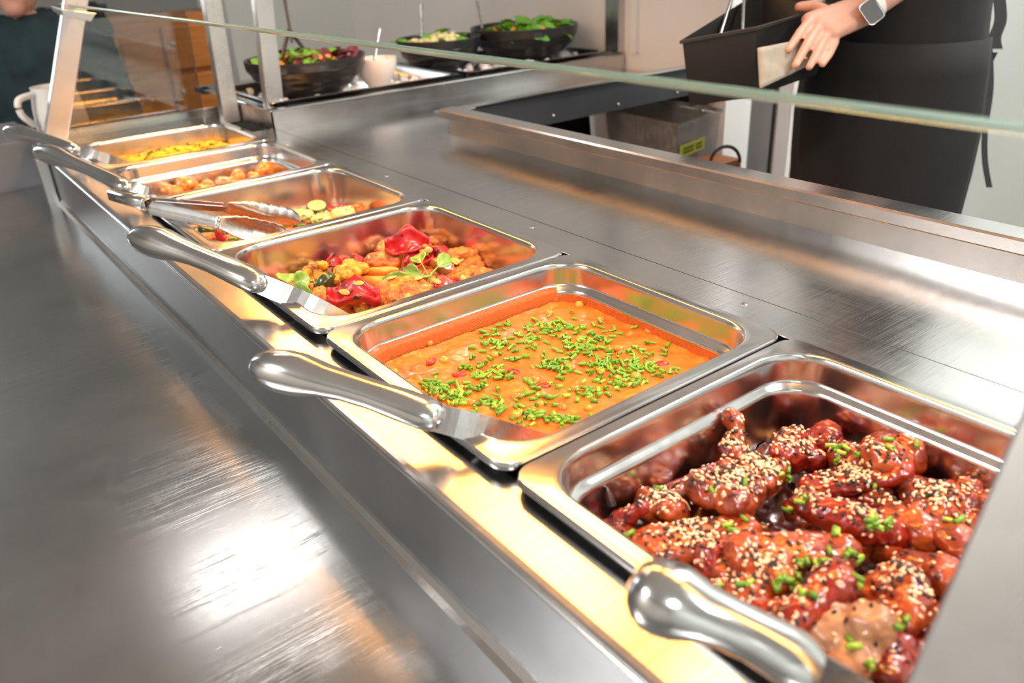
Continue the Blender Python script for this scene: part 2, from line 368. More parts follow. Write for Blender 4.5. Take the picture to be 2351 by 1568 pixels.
# ------------------------------------------------------------------ serving counter
YA, YB = -1.25, 1.86
ct = thing('serving_counter', 'long stainless steel serving counter holding the row of food pans', 'counter', (.3, .3, -.9))
# front strip the pans rest on, with a rolled front edge
prof = [(-.046, -.022), (-.046, -.0165), (-.0435, -.0156), (-.039, -.0148), (.012, -.012), (.012, -.016), (-.036, -.0165), (-.040, -.022)]
obj('front_strip', loft(B(), [[(x, YA, z) for x, z in prof], [(x, YB - .02, z) for x, z in prof]]), M['steel_rim'], ct, smooth=False)
obj('front_lip', sweep(B(), [(-.0455, YA, -.0215), (-.0455, YB - .02, -.0215)], [.0022] * 2, n=10), M['polish'], ct)
obj('front_fascia', box(B(), -.043, -.040, YA, YB - .02, -.9, -.020), M['steel_fascia'], ct, smooth=False)
obj('pan_well', loft(B(), [rrect(.004, .352, -.40, 1.64, .01, -.016), rrect(.004, .352, -.40, 1.64, .01, -.20)], False, True), M['well'], ct)
obj('end_strip', box(B(), -.040, .40, 1.634, 1.80, -.010, -.002), M['steel_rim'], ct, smooth=False, bevel=.001)
obj('end_lip', box(B(), -.040, .40, 1.795, 1.80, -.05, .012), M['steel_rim'], ct, smooth=False, bevel=.002)
obj('near_strip', box(B(), -.040, .40, YA, -.318, -.012, -.008), M['steel_rim'], ct, smooth=False, bevel=.001)
bm = box(B(), .3515, .408, YA, 1.45, -.006, -.001)
obj('pan_surround', bm, M['steel_top'], ct, smooth=False, bevel=.0008)
bm = box(B(), .4088, .655, YA, 1.432, -.006, -.001); box(bm, .655, 1.52, 1.09, 1.432, -.006, -.001)
obj('worktop', bm, M['steel_top'], ct, smooth=False)
for (px, py) in ((1221, 521), (1709, 699), (888, 404), (660, 333)):
    p = PZ(px, py, -.001); obj('screw', lathe(B(), [(.0035, 0), (.0033, .0008), (.0015, .0016), (.0001, .0018)], p, 16), M['polish'], ct)
# back upstand with folded lip, running along the counter then turning along the salad bar
us = [(.648, -.002), (.650, .030), (.650, .037), (.629, .037), (.627, .039), (.627, .0525), (.630, .055), (.664, .056), (.667, .053), (.667, -.05), (.660, -.05), (.660, .030), (.656, -.004)]
obj('back_upstand', loft(B(), [[(x, YA, z) for x, z in us], [(x, 1.066, z) for x, z in us]]), M['steel_rim'], ct, smooth=False)
bm = box(B(), .627, 1.52, 1.066, 1.088, .045, .050)
obj('return_upstand', bm, M['steel_rim'], ct, smooth=False, bevel=.0015)
obj('lip_corner', box(B(), .655, .70, 1.035, 1.07, .048, .052), M['steel_rim'], ct, smooth=False, bevel=.002)
obj('dark_side_panel', box(B(), .668, 1.52, 1.076, 1.086, -.026, .045), M['dark_metal'], ct, smooth=False)
for (px, py) in ((1271, 265), (1420, 239), (1555, 212)):
    d = ray(px, py); q = CAM + d * ((1.074 - CAM.y) / d.y); bm = B(); ico(bm, q, .0028, 2); obj('rivet', bm, M['white'], ct)
bm = B()
box(bm, .655, .665, YA, 1.07, -.9, -.05)
obj('staff_side_panel', bm, M['dark_metal'], ct, smooth=False)

# tray rail in front
tr = thing('tray_rail', 'wide brushed steel tray shelf along the customer side of the counter', 'tray rail', (-.25, .3, -.9))
tp = [(-.043, -.112), (-.0435, -.118), (-.047, -.1235), (-.053, -.1255), (-.44, -.127), (-.447, -.130), (-.449, -.136), (-.449, -.16), (-.444, -.16), (-.444, -.137), (-.053, -.130), (-.0435, -.130)]
obj('shelf_top', loft(B(), [[(x, YA, z) for x, z in tp], [(x, 1.865, z) for x, z in tp]]), M['steel_tray'], tr, smooth=False)
for y in (-1.0, .5, 1.75):
    obj('bracket', hexa(B(), [(-.42, y - .015, -.155), (-.045, y - .015, -.36), (-.045, y + .015, -.36), (-.42, y + .015, -.155)], [(-.42, y - .015, -.135), (-.045, y - .015, -.135), (-.045, y + .015, -.135), (-.42, y + .015, -.135)]), M['steel_post'], tr, smooth=False)

# ------------------------------------------------------------------ glass guard on leaning posts, heat lamps
LEAN = .42
gd = thing('sneeze_guard', 'leaning glass sneeze guard on square steel posts over the pans', 'sneeze guard', (.1, .7, 0))
def lean_x(x, z): return x + LEAN * z
def post(name, x0, x1, y0, y1, z0, z1, ln, par):
    bm = hexa(B(), [(x0 + ln * z0, y0, z0), (x1 + ln * z0, y0, z0), (x1 + ln * z0, y1, z0), (x0 + ln * z0, y1, z0)],
              [(x0 + ln * z1, y0, z1), (x1 + ln * z1, y0, z1), (x1 + ln * z1, y1, z1), (x0 + ln * z1, y1, z1)])
    return obj(name, bm, M['steel_post'], par, smooth=False, bevel=.002)
post('far_post', -.030, .021, 1.745, 1.775, -.004, .62, LEAN, gd)
post('near_post', -.034, .017, -.365, -.318, -.012, .62, LEAN, gd)
post('inner_post', .344, .384, 1.60, 1.63, -.001, .62, .04, gd)
obj('lower_leg', box(B(), -.068, -.046, 1.66, 1.69, -.127, -.022), M['steel_post'], gd, smooth=False, bevel=.002)
# glass pane
gx0, gz0 = .098, .283
nx, nz = math.cos(math.atan(LEAN)), -math.sin(math.atan(LEAN))   # across the thickness
ax_, az_ = math.sin(math.atan(LEAN)), math.cos(math.atan(LEAN))
def gpt(s, k, y): return (gx0 + ax_ * s + nx * k, y, gz0 + az_ * s + nz * k)
bm = hexa(B(), [gpt(.001, 0, -.42), gpt(.001, .014, -.42), gpt(.001, .014, 1.86), gpt(.001, 0, 1.86)], [gpt(.42, 0, -.42), gpt(.42, .014, -.42), gpt(.42, .014, 1.86), gpt(.42, 0, 1.86)])
bmesh.ops.delete(bm, geom=[f for f in bm.faces if f.calc_center_median().z < gz0 + .01 or abs(f.normal.x) < .5], context='FACES')
obj('glass_pane', bm, M['glass'], gd, smooth=False)
bm = hexa(B(), [gpt(-.001, 0, -.42), gpt(-.001, .014, -.42), gpt(-.001, .014, 1.86), gpt(-.001, 0, 1.86)], [gpt(.0028, -.0002, -.42), gpt(.0028, .0142, -.42), gpt(.0028, .0142, 1.86), gpt(.0028, -.0002, 1.86)])
obj('glass_edge', bm, M['glass_edge'], gd, smooth=False, bevel=.0012)
bm = hexa(B(), [(.0805, 1.742, .262), (.135, 1.742, .245), (.135, 1.85, .245), (.0805, 1.85, .268)], [(.0795, 1.742, .276), (.150, 1.742, .262), (.150, 1.85, .262), (.0795, 1.85, .280)])
obj('clamp_bracket', bm, M['steel_rim'], gd, smooth=False, bevel=.001)
bm = hexa(B(), [(.02, 1.755, .0), (.345, 1.755, .0), (.345, 1.761, .0), (.02, 1.761, .0)], [(.02 + LEAN * .25, 1.755, .25), (.355, 1.755, .25), (.355, 1.761, .25), (.02 + LEAN * .25, 1.761, .25)])
obj('end_glass', bm, M['glass_end'], gd, smooth=False)
obj('top_rail', box(B(), .225, .275, -.36, 1.78, .60, .63), M['steel_post'], gd, smooth=False, bevel=.002)
obj('lamp_canopy', box(B(), .225, .475, -.36, 1.78, .662, .70), M['steel_rim'], gd, smooth=False, bevel=.003)
for k, (x, y) in enumerate(LAMPS):
    hl = thing('heat_lamp', ['heat lamp nearest the viewer hanging over the chicken pan', 'heat lamp over the curry and cauliflower pans', 'heat lamp over the tonged vegetable pan', 'heat lamp furthest away over the rice pan'][k], 'heat lamp', (x, y, LZ))
    bm = B(); pr = [(-.062, -.030), (-.062, .004), (-.045, .03), (.045, .03), (.062, .004), (.062, -.030), (.057, -.030), (.057, 0), (.042, .024), (-.042, .024), (-.057, 0), (-.057, -.030)]
    loft(bm, [[(x + a, y - .22, LZ + c) for a, c in pr], [(x + a, y + .22, LZ + c) for a, c in pr]])
    obj('lamp_housing', bm, M['steel_post'], hl, smooth=False)
    for s in (-.028, .028):
        obj('lamp_tube', sweep(B(), [(x + s, y - .2, LZ), (x + s, y + .2, LZ)], [.006] * 2, n=10), M['tube'], hl)
    obj('hanger', box(B(), x - .02, x + .02, y - .01, y + .01, LZ + .028, .6625), M['steel_post'], hl, smooth=False)
    area('heat_lamp_light', (x, y, LZ - .012), .10, .40, [5.0, 5.0, 5.0, 5.6][k], WARM)

# ------------------------------------------------------------------ gastronorm pans
def gn_pan(name, label, x0, x1, y0, y1, ridge, depth=.1, zt=.002, tilt=0):
    t_ = thing(name, label, 'food pan', ((x0 + x1) / 2, (y0 + y1) / 2, zt - depth))
    bm = B(); R_ = []
    def ad(i, z, r): R_.append(rrect(x0 + i, x1 - i, y0 + i * .86, y1 - i * .86, r, zt + z, 9))
    ad(.0004, -.0075, .020); ad(-.0002, -.006, .020); ad(-.0002, -.002, .020); ad(.0012, -.0002, .019); ad(.003, 0, .019); ad(.0115, -.0004, .046); ad(.0138, .0006, .048); ad(.016, 0, .048); ad(.0175, -.002, .047); ad(.0182, -.006, .046); ad(.0184, -.0085, .046)
    if ridge:
        ad(.0194, -.0245, .045); ad(.0196, -.026, .045); ad(.0215, -.0285, .044); ad(.0255, -.031, .042); ad(.0275, -.034, .040); ad(.0277, -.036, .040)
        ad(.0318, -depth + .018, .036); ad(.032, -depth + .016, .036)
    else: ad(.0195, -.026, .045); ad(.0258, -depth + .018, .040); ad(.026, -depth + .016, .040)
    ad(.036, -depth + .005, .034); ad(.046, -depth, .030)
    loft(bm, R_, False, True)
    obj('pan_body', bm, M['steel_pan'], t_, solid=.0008)
    return t_
W = .352
YS = [-.316, -.002, .331, .675, 1.012, 1.324, 1.632]
gn_pan('food_pan', 'steel food pan of sesame glazed chicken, nearest the viewer', .001, W, YS[0], YS[1] - .003, True)
gn_pan('food_pan', 'steel food pan of orange curry topped with chives', .001, W, YS[1] + .002, YS[2] - .003, True)
gn_pan('food_pan', 'steel food pan of roasted cauliflower and red pepper', .001, W, YS[2] + .002, YS[3] - .003, False)
gn_pan('food_pan', 'steel food pan of courgette vegetables under the tongs', .001, W, YS[3] + .002, YS[4] - .003, False)
gn_pan('food_pan', 'steel food pan of roast potatoes, second furthest', .001, W, YS[4] + .002, YS[5] - .003, True)
gn_pan('food_pan', 'steel food pan of yellow rice, furthest away', .001, W, YS[5] + .002, YS[6] - .003, False)

# ------------------------------------------------------------------ spoons and tongs
def spoon(label, tip, junc, mid, end, r=1.0, bowl_dir=None):
    tip, junc, mid, end = map(Vector, (tip, junc, mid, end)); L = (junc - tip).length
    t_ = thing('serving_spoon', label, 'serving spoon', mid, 'serving spoons with hollow steel handles')
    d = (junc - tip).normalized(); up = Vector((0, 0, 1))
    pr = [(0, .001), (.015, .0075), (.05, .0120), (.11, .0158), (.19, .0172), (.28, .0168), (.40, .0145), (.52, .0128), (.66, .0126), (.80, .0138), (.90, .0140), (.965, .0120), (.99, .0078), (1.0, .001)]
    pts = []; 
    for s, q in pr:
        pts.append(tip.lerp(junc, s) + up * (.006 * math.sin(s * PI) ))
    obj('handle', sweep(B(), pts, [q * r for s, q in pr], [q * r * (.92 if s < .4 else .78) for s, q in pr], n=28), M['polish'], t_)
    mid = mid.lerp(junc.lerp(end, (mid - junc).length / ((mid - junc).length + (end - mid).length)), .5)
    path = spl([junc - d * .012, mid, end], 7)
    view = (CAM - mid).normalized()
    view.z = 0; view.normalize(); n_ = (up * .42 + view * .9).normalized(); rings = []
    for i, p in enumerate(path):
        dd = (path[min(i + 1, len(path) - 1)] - path[max(0, i - 1)]).normalized(); s_ = dd.cross(n_).normalized(); u_ = s_.cross(dd)
        wv = (.0105 + .002 * i / len(path)) * (1 / r) ** .6
        rings.append([p + s_ * wv * r + u_ * .0008, p - s_ * wv * r + u_ * .0008, p - s_ * wv * r - u_ * .0008, p + s_ * wv * r - u_ * .0008])
    obj('strap', loft(B(), rings), M['satin'], t_, smooth=False)
    bm = B(); dd = (end - mid); dd.z = 0; dd = dd.normalized() if bowl_dir is None else Vector(bowl_dir).normalized(); c = end + dd * .03 + Vector((0, 0, -.006))
    prof = [(.001, -.016), (.012, -.0155), (.022, -.012), (.029, -.005), (.031, .001)]
    loft(bm, [[(c.x + q * math.cos(2 * PI * k / 24), c.y + q * math.sin(2 * PI * k / 24), c.z + z) for k in range(24)] for q, z in prof], True, False)
    obj('bowl', bm, M['satin'], t_, solid=.001)
spoon('hollow-handled steel spoon resting in the sesame chicken pan', PZ(1440, 1345, .060), PZ(1880, 1545, .028), PZ(1960, 1600, .008), PZ(2060, 1660, -.045), 1.22, (1, .3, 0))
spoon('hollow-handled steel spoon resting in the orange curry pan', PZ(578, 838, .040), PZ(1020, 965, .017), PZ(1130, 990, .0115), PZ(1255, 1030, -.050), 1.2, (1, .3, 0))
spoon('hollow-handled steel spoon resting in the cauliflower pan', PZ(303, 540, .044), PZ(606, 655, .019), PZ(700, 690, .010), PZ(830, 765, -.045), 1.28, (1, .2, 0))
spoon('hollow-handled steel spoon resting in the roast potato pan', PZ(82, 345, .040), PZ(296, 432, .018), PZ(345, 446, .011), PZ(425, 475, -.045), 1.15, (1, .2, 0))
spoon('hollow-handled steel spoon resting in the yellow rice pan', PZ(12, 300, .040), PZ(180, 345, .018), PZ(235, 362, .009), PZ(330, 395, -.05), 1.1, (1, .2, 0))
# tongs
tg = thing('serving_tongs', 'steel scalloped tongs lying across the courgette vegetable pan', 'tongs', PZ(335, 468, .012))
def strip(path, wd, n0, th=.0009, ridge=.0016):
    bm = B(); rings = []
    for i, p in enumerate(path):
        dd = (path[min(i + 1, len(path) - 1)] - path[max(0, i - 1)]).normalized(); s_ = dd.cross(n0).normalized(); u_ = s_.cross(dd)
        w_ = wd[i]; prf = [(-1, -.15), (-.9, .0), (-.5, .9), (-.15, 1), (-.08, .35), (.08, .35), (.15, 1), (.5, .9), (.9, 0), (1, -.15)]
        rings.append([p + s_ * w_ * a + u_ * ridge * c for a, c in prf])
    loft(bm, rings, False, False, closed=False); return bm
def tong_arm(p0, p1, p2, n0, wmax, lab):
    path = spl([p0, p0.lerp(p1, .5) , p1], 6); bm = strip(path, [.0095 + .0015 * math.sin(i / 12 * PI) for i in range(len(path))], n0)
    a_ = obj('arm', bm, M['satin'], tg, solid=.0011)
    d = (p2 - p1).normalized(); s_ = d.cross(n0).normalized(); u_ = s_.cross(d); bm = B(); NU, NV = 60, 8; g = []
    L = (p2 - p1).length
    for i in range(NU + 1):
        s = i / NU; wv = .010 + (wmax - .010) * min(1, s * 3.2) ** .8
        if s > .72: wv *= math.sqrt(max(0.02, 1 - ((s - .72) / .28) ** 2))
        sc = 1 + .09 * abs(math.sin(s * 7.5 * PI)) * (s > .15)
        g.append([bm.verts.new(p1 + d * L * s + s_ * wv * sc * (j / NV * 2 - 1) + u_ * (-.013 * (min(1, s * 2)) * (1 - (j / NV * 2 - 1) ** 2) + .006 * min(1, s * 2))) for j in range(NV + 1)])
    for i in range(NU):
        for j in range(NV): bm.faces.new((g[i][j], g[i][j + 1], g[i + 1][j + 1], g[i + 1][j]))
    obj('scalloped_head', bm, M['satin'], tg, solid=.001)
vw = (CAM - PZ(480, 490, 0)).normalized()
vw.z = 0; vw.normalize()
n1 = (Vector((0, 0, 1)) * .30 + vw).normalized()
q0 = PZ(338, 476, .016); q1 = PZ(505, 512, .006); q2 = PZ(662, 545, -.038)
tong_arm(q0, q1, q2, n1, .0165, 'near')
r0 = PZ(338, 462, .022); r1 = PZ(520, 476, .020); r2 = PZ(688, 507, -.026)
tong_arm(r0, r1, r2, (Vector((0, 0, 1)) * .45 - vw).normalized(), .0165, 'far')
h0, h1 = PZ(260, 446, .022), PZ(345, 470, .019); dd = (h1 - h0).normalized(); s_, u_ = frame(dd)
bm = B()
loft(bm, [[h0.lerp(h1, k) + s_ * a * .0095 + u_ * c * .0095 for a, c in ((-1, -.7), (-.6, -1), (.6, -1), (1, -.7), (1, .7), (.6, 1), (-.6, 1), (-1, .7))] for k in (0, .5, 1)], False, False)
slv = obj('hinge_sleeve', bm, M['polish'], tg, solid=.001)
fc = bpy.data.curves.new('stamped_text', 'FONT'); fc.body = 'STAINLESS STEEL'; fc.size = .0062; fc.extrude = .0001; fc.align_x = 'CENTER'; fc.align_y = 'CENTER'
fo_ = bpy.data.objects.new('tmp_text', fc); COL.objects.link(fo_); tm = bpy.data.meshes.new_from_object(fo_.evaluated_get(bpy.context.evaluated_depsgraph_get())); bpy.data.objects.remove(fo_); bpy.data.curves.remove(fc)
tm.materials.clear(); tm.materials.append(M['satin']); fo = bpy.data.objects.new('stamped_text', tm); COL.objects.link(fo); fo.parent = slv
fo.rotation_euler = Matrix((dd, u_, s_)).transposed().to_euler(); fo.location = h0.lerp(h1, .45) + s_ * .0101 - worg(slv)
m_ = h0.lerp(h1, .93); bm = B(); ring = [m_ + s_ * .0125 * math.cos(a) + u_ * .0125 * math.sin(a) + dd * .004 * math.sin(a) for a in [2 * PI * k / 24 for k in range(25)]]
sweep(bm, ring, [.0009] * 25, n=8, hint=dd, cap=False); obj('locking_ring', bm, M['polish'], tg)

# ------------------------------------------------------------------ food: shared helpers
def inst(src, name, label, cat, loc, rot=(0, 0, 0), sc=(1, 1, 1), group=None, kids=()):
    """single mesh thing sharing mesh data"""
    o = bpy.data.objects.new(name, src); COL.objects.link(o); o.location = loc; o.rotation_euler = rot; o.scale = sc if not isinstance(sc, (int, float)) else (sc,) * 3
    return tag(o, label, cat, group)
def mesh_of(bm, m_, name, smooth=True):
    me = bpy.data.meshes.new(name); bmesh.ops.recalc_face_normals(bm, faces=bm.faces); bm.to_mesh(me); bm.free(); me.materials.append(m_)
    if smooth: me.polygons.foreach_set('use_smooth', [True] * len(me.polygons))
    return me
def bvh_of(objs):
    vs, fs = [], []
    for o in objs:
        mw = Matrix.LocRotScale(o.location, o.rotation_euler.to_quaternion(), o.scale); k = len(vs)
        vs += [mw @ v.co for v in o.data.vertices]; fs += [[k + i for i in p.vertices] for p in o.data.polygons]
    return BVHTree.FromPolygons(vs, fs)
def align(n, spin):
    q = n.to_track_quat('Z', 'Y').to_matrix(); return (q @ Matrix.Rotation(spin, 3, 'Z')).to_euler()
def stuff_copies(name, proto, places, m_, label, cat):
    bm = B(); tmp = bmesh.new(); tmp.from_mesh(proto); vs = [v.co.copy() for v in tmp.verts]; fs = [[v.index for v in f.verts] for f in tmp.faces]; tmp.free()
    for loc, rot, sc in places:
        mw = Matrix.LocRotScale(Vector(loc), rot.to_quaternion(), Vector((sc,) * 3)); nv = [bm.verts.new(mw @ v) for v in vs]
        for f in fs: bm.faces.new([nv[i] for i in f])
    return tag(obj(name, bm, m_), label, cat, kind='stuff')
# seeds and chive pieces
bm = B(); ico(bm, (0, 0, 0), (.0021, .00125, .0008), 2)
for v in bm.verts: v.co.y *= 1 - .28 * v.co.x / .0021
SES_W = mesh_of(bm, M['sesame_w'], 'sesame_white'); SES_B = SES_W.copy(); SES_B.materials.clear(); SES_B.materials.append(M['sesame_b'])
def chive_mesh(L, r, m_, nm, bend=0):
    bm = B(); n = 9
    def ring(x, q): return [(x, q * math.cos(2 * PI * k / n), q * math.sin(2 * PI * k / n) + bend * (x / L) ** 2) for k in range(n)]
    loft(bm, [ring(-L * .42, r * .62), ring(-L / 2, r * .66), ring(-L / 2, r), ring(0, r * 1.02), ring(L / 2, r), ring(L / 2, r * .66), ring(L * .42, r * .62)], True, True)
    return mesh_of(bm, m_, nm)
CH = [chive_mesh(L, r, M[m_], 'chive_piece', b_) for L, r, m_, b_ in ((.0078, .0017, 'chive', 0), (.0066, .0020, 'chive', 0), (.0105, .0015, 'chive', .0008), (.0074, .0018, 'chive_l', 0), (.0056, .0021, 'chive', 0))]

# ------------------------------------------------------------------ curry
def surf(x0, x1, y0, y1, r, z, n=6, f=lambda x, y: 0, step=.003):
    """rounded-rectangle heightfield"""
    bm = B(); nx_ = int((x1 - x0) / step); ny_ = int((y1 - y0) / step); g = {}
    for i in range(nx_ + 1):
        for j in range(ny_ + 1):
            x = x0 + (x1 - x0) * i / nx_; y = y0 + (y1 - y0) * j / ny_
            cx = min(max(x, x0 + r), x1 - r); cy = min(max(y, y0 + r), y1 - r)
            dx, dy = x - cx, y - cy; q = math.hypot(dx, dy)
            if q > r: x = cx + dx / q * r; y = cy + dy / q * r
            g[i, j] = bm.verts.new((x, y, z + f(x, y)))
    for i in range(nx_):
        for j in range(ny_): bm.faces.new((g[i, j], g[i + 1, j], g[i + 1, j + 1], g[i, j + 1]))
    bmesh.ops.dissolve_degenerate(bm, edges=bm.edges, dist=1e-5)
    return bm
def fbm(x, y, s, seed=0): 
    v = Vector((x * s, y * s, seed)); return noise.noise(v) + .5 * noise.noise(v * 2.1) + .25 * noise.noise(v * 4.3)
cy0, cy1 = YS[1] + .030, YS[2] - .031
CZ = -.046
lumps = [(random.uniform(.04, .32), random.uniform(cy0 + .01, cy1 - .01), random.uniform(.004, .010), random.uniform(.0008, .0032)) for _ in range(170)]
lumps = [l for l in lumps if not (l[0] < .2 and l[1] > .2 and random.random() < .6)]
def chf(x, y):
    h = .0022 * fbm(x, y, 28) + .0009 * fbm(x, y, 110, 3)
    for lx, ly, lr, lh in lumps:
        d2 = ((x - lx) ** 2 + (y - ly) ** 2) / lr ** 2
        if d2 < 4: h += lh * math.exp(-d2 * 1.4)
    e = min(x - .029, .325 - x, y - cy0, cy1 - y)
    if e < .012: h += (.012 - e) * .25
    return h
cu = thing('vegetable_curry', 'thick orange curry filling its pan, chickpeas showing through', 'curry', (.177, .16, CZ - .04))
so = obj('curry_sauce', surf(.0285, .3255, cy0, cy1, .038, CZ, f=chf, step=.0022), M['curry'], cu)
bm = B(); e0, e1 = .0268, .0288
def filmring(i, z, r): return rrect(.001 + i, .352 - i, YS[1] + .002 + i * .86, YS[2] - .003 - i * .86, r, .002 + z, 9)
fr = [filmring(.0203, -.0262, .0445), filmring(.0222, -.0280, .0435), filmring(.0260, -.0303, .0415), filmring(.0283, -.0345, .0395), filmring(.0300, -.050, .038)]
fr = [q[6:27] for q in fr]
for k_, p_ in enumerate(fr[0]):   # ragged upper edge of the dried sauce
    t_ = .5 + .5 * noise.noise(Vector((k_ * .45, 2, 0))); fr[0][k_] = tuple(Vector(p_).lerp(Vector(fr[1][k_]), t_ if 2 < k_ < 18 else .9))
loft(bm, fr, False, False, closed=False)
fr2 = [filmring(.0283, -.0365, .0395), filmring(.0300, -.050, .038)]
loft(bm, fr2, False, False)
obj('dried_film', bm, M['film'], cu, label='dried curry film clinging to the pan wall')
def sz(x, y): return CZ + chf(x, y)
bm = B(); ico(bm, (0, 0, 0), (.0048, .0048, .0042), 3)
for v in bm.verts: v.co += v.co.normalized() * .0003 * noise.noise(v.co * 500)
PEA = mesh_of(bm, M['pea'], 'pea'); BEAN = PEA.copy(); BEAN.materials.clear(); BEAN.materials.append(M['bean'])
peas = [(905, 850), (985, 790), (1020, 825), (1185, 905), (1290, 770), (1310, 845), (1060, 890), (1380, 730), (1330, 700), (1260, 715), (1540, 770), (1490, 760), (1380, 850), (1320, 890), (1185, 950), (1080, 920), (1240, 925), (1290, 930), (1350, 935), (1200, 780), (1460, 860), (1420, 800), (1135, 810), (1230, 870)]
for k, (px, py) in enumerate(peas):
    p = PZ(px, py, CZ + .003); z = sz(p.x, p.y); 
    if k % 2 == 0: inst(PEA, 'green_pea', 'round green pea half sunk in the orange curry', 'pea', (p.x, p.y, z + .0008), (0, 0, k), 1.0 + .2 * math.sin(k), 'green peas in the curry')
    else: inst(BEAN, 'chickpea', 'sauce-coated chickpea half sunk in the orange curry', 'chickpea', (p.x, p.y, z + .0006), (0, 0, k), (1.35, 1.05, 1.0), 'chickpeas in the curry')
bm = B(); ico(bm, (0, 0, 0), (.010, .006, .0035), 3)
for v in bm.verts: v.co += v.co.normalized() * .0012 * noise.noise(v.co * 160)
RED = mesh_of(bm, M['pepper'], 'tomato_bit')
for px, py, lb in ((990, 835, 'red tomato bit near the left wall of the curry pan'), (1055, 860, 'pink tomato sliver left of centre in the curry'), (1335, 800, 'red tomato bit between two heaps of chives in the curry'), (1520, 835, 'red tomato bit at the right side of the curry'), (1250, 885, 'red tomato bit in the lower middle of the curry'), (1180, 855, 'red tomato bit among chives at mid left of the curry')):
    p = PZ(px, py, CZ); inst(RED, 'tomato_bit', lb, 'tomato bit', (p.x, p.y, sz(p.x, p.y) + .0005), (0, 0, px), .8)
clus = [(1270, 745, 75, 30, 42), (1210, 775, 60, 30, 22), (1135, 790, 60, 40, 34), (1080, 830, 50, 30, 10), (1350, 790, 75, 40, 55), (1290, 830, 80, 40, 50), (1400, 840, 80, 40, 70), (1470, 830, 70, 40, 26), (1530, 850, 50, 20, 10), (1440, 870, 60, 25, 22),
        (1000, 880, 45, 32, 46), (1040, 905, 60, 30, 40), (1090, 870, 60, 30, 18), (1150, 860, 60, 40, 20), (1140, 930, 60, 22, 30), (1215, 955, 50, 20, 22), (1290, 960, 60, 22, 22), (1240, 900, 90, 35, 24), (1340, 900, 80, 30, 22), (1230, 800, 200, 60, 26), (1400, 750, 90, 25, 12), (1500, 790, 60, 25, 8), (1160, 745, 40, 14, 7), (1300, 740, 160, 40, 12)]
pl = []
for cx, cy, sx, sy, n in clus:
    for _ in range(n):
        px, py = random.gauss(cx, sx * .42), random.gauss(cy, sy * .42); p = PZ(px, py, CZ + .003)
        if not (.034 < p.x < .32 and cy0 + .005 < p.y < cy1 - .005): continue
        lvl = random.choice((0, 0, .0016)); z = sz(p.x, p.y) + .0012 + lvl
        pl.append((Vector((p.x, p.y, z)), Vector((random.uniform(-.4, .4), random.uniform(-.35, .35), random.uniform(0, PI))), random.uniform(.8, 1.25)))
pl.sort(key=lambda a: (a[0] - CAM).length)
from mathutils import Euler
for k, (p, r, s) in enumerate(pl[:205]):
    inst(CH[k % 5], 'chive_piece', 'short cut green chive lying on the orange curry', 'chive', p, tuple(r), s, 'chopped chives on the curry')
if len(pl) > 205: stuff_copies('chopped_chives', CH[0], [(p, Euler(tuple(r)), s) for p, r, s in pl[205:]], M['chive'], 'scattered chopped chives towards the far side of the curry', 'chives')

# ------------------------------------------------------------------ glazed chicken
def drum(seed):
    bm = B(); R = random.Random(seed)
    ico(bm, (-.012, 0, 0), (.021, .0175, .015), 3); ico(bm, (.004, .004, .001), (.018, .014, .012), 3); capsule(bm, (.008, 0, 0), (.034, R.uniform(-.004, .006), R.uniform(-.002, .003)), .0095, .0068); ico(bm, (.036, .002, 0), (.009, .008, .008), 3)
    ico(bm, (-.02, R.uniform(-.008, .008), .004), .012, 3)
    return mesh_of(fuse(bm, .0016, 3, .0016, 130, seed), M['chicken'], 'drumette')
def flat(seed):
    bm = B(); R = random.Random(seed)
    capsule(bm, (-.026, -.004, 0), (.026, -.006, .002), .010, .0085, .75); capsule(bm, (-.024, .007, .001), (.026, .006, 0), .0085, .0088, .75)
    ico(bm, (0, 0, 0), (.027, .013, .0085), 3); ico(bm, (-.028, .002, 0), (.010, .012, .009), 3); ico(bm, (.03, 0, .001), (.0085, .011, .009), 3)
    return mesh_of(fuse(bm, .0016, 3, .0016, 130, seed), M['chicken'], 'wing_flat')
def chunk(seed):
    bm = B(); R = random.Random(seed)
    for k in range(6): ico(bm, (R.uniform(-.016, .016), R.uniform(-.011, .011), R.uniform(-.005, .006)), (R.uniform(.010, .018), R.uniform(.009, .015), R.uniform(.008, .013)), 3)
    return mesh_of(fuse(bm, .0016, 2, .0022, 110, seed), M['chicken'], 'chicken_chunk')
def elbow(seed):
    bm = B(); R = random.Random(seed)
    capsule(bm, (-.034, .008, -.004), (0, -.004, .006), .0095, .0125); capsule(bm, (0, -.004, .006), (.026, .016, -.004), .0125, .0085); ico(bm, (0, .004, .0), (.020, .013, .009), 3); ico(bm, (-.01, .012, -.004), (.018, .009, .006), 3)
    return mesh_of(fuse(bm, .0016, 3, .0015, 130, seed), M['chicken'], 'wing_elbow')
CK = {'d': [drum(1), drum(5)], 'f': [flat(2), flat(6)], 'c': [chunk(3), chunk(7), chunk(9)], 'e': [elbow(4), elbow(8)]}
def recol(me, key):
    m2 = me.copy(); m2.materials.clear(); m2.materials.append(M[key]); return m2
CKR = {k: [recol(m_, 'chicken_red') for m_ in v] for k, v in CK.items()}
CKP = {k: [recol(m_, 'chicken_pale') for m_ in v] for k, v in CK.items()}
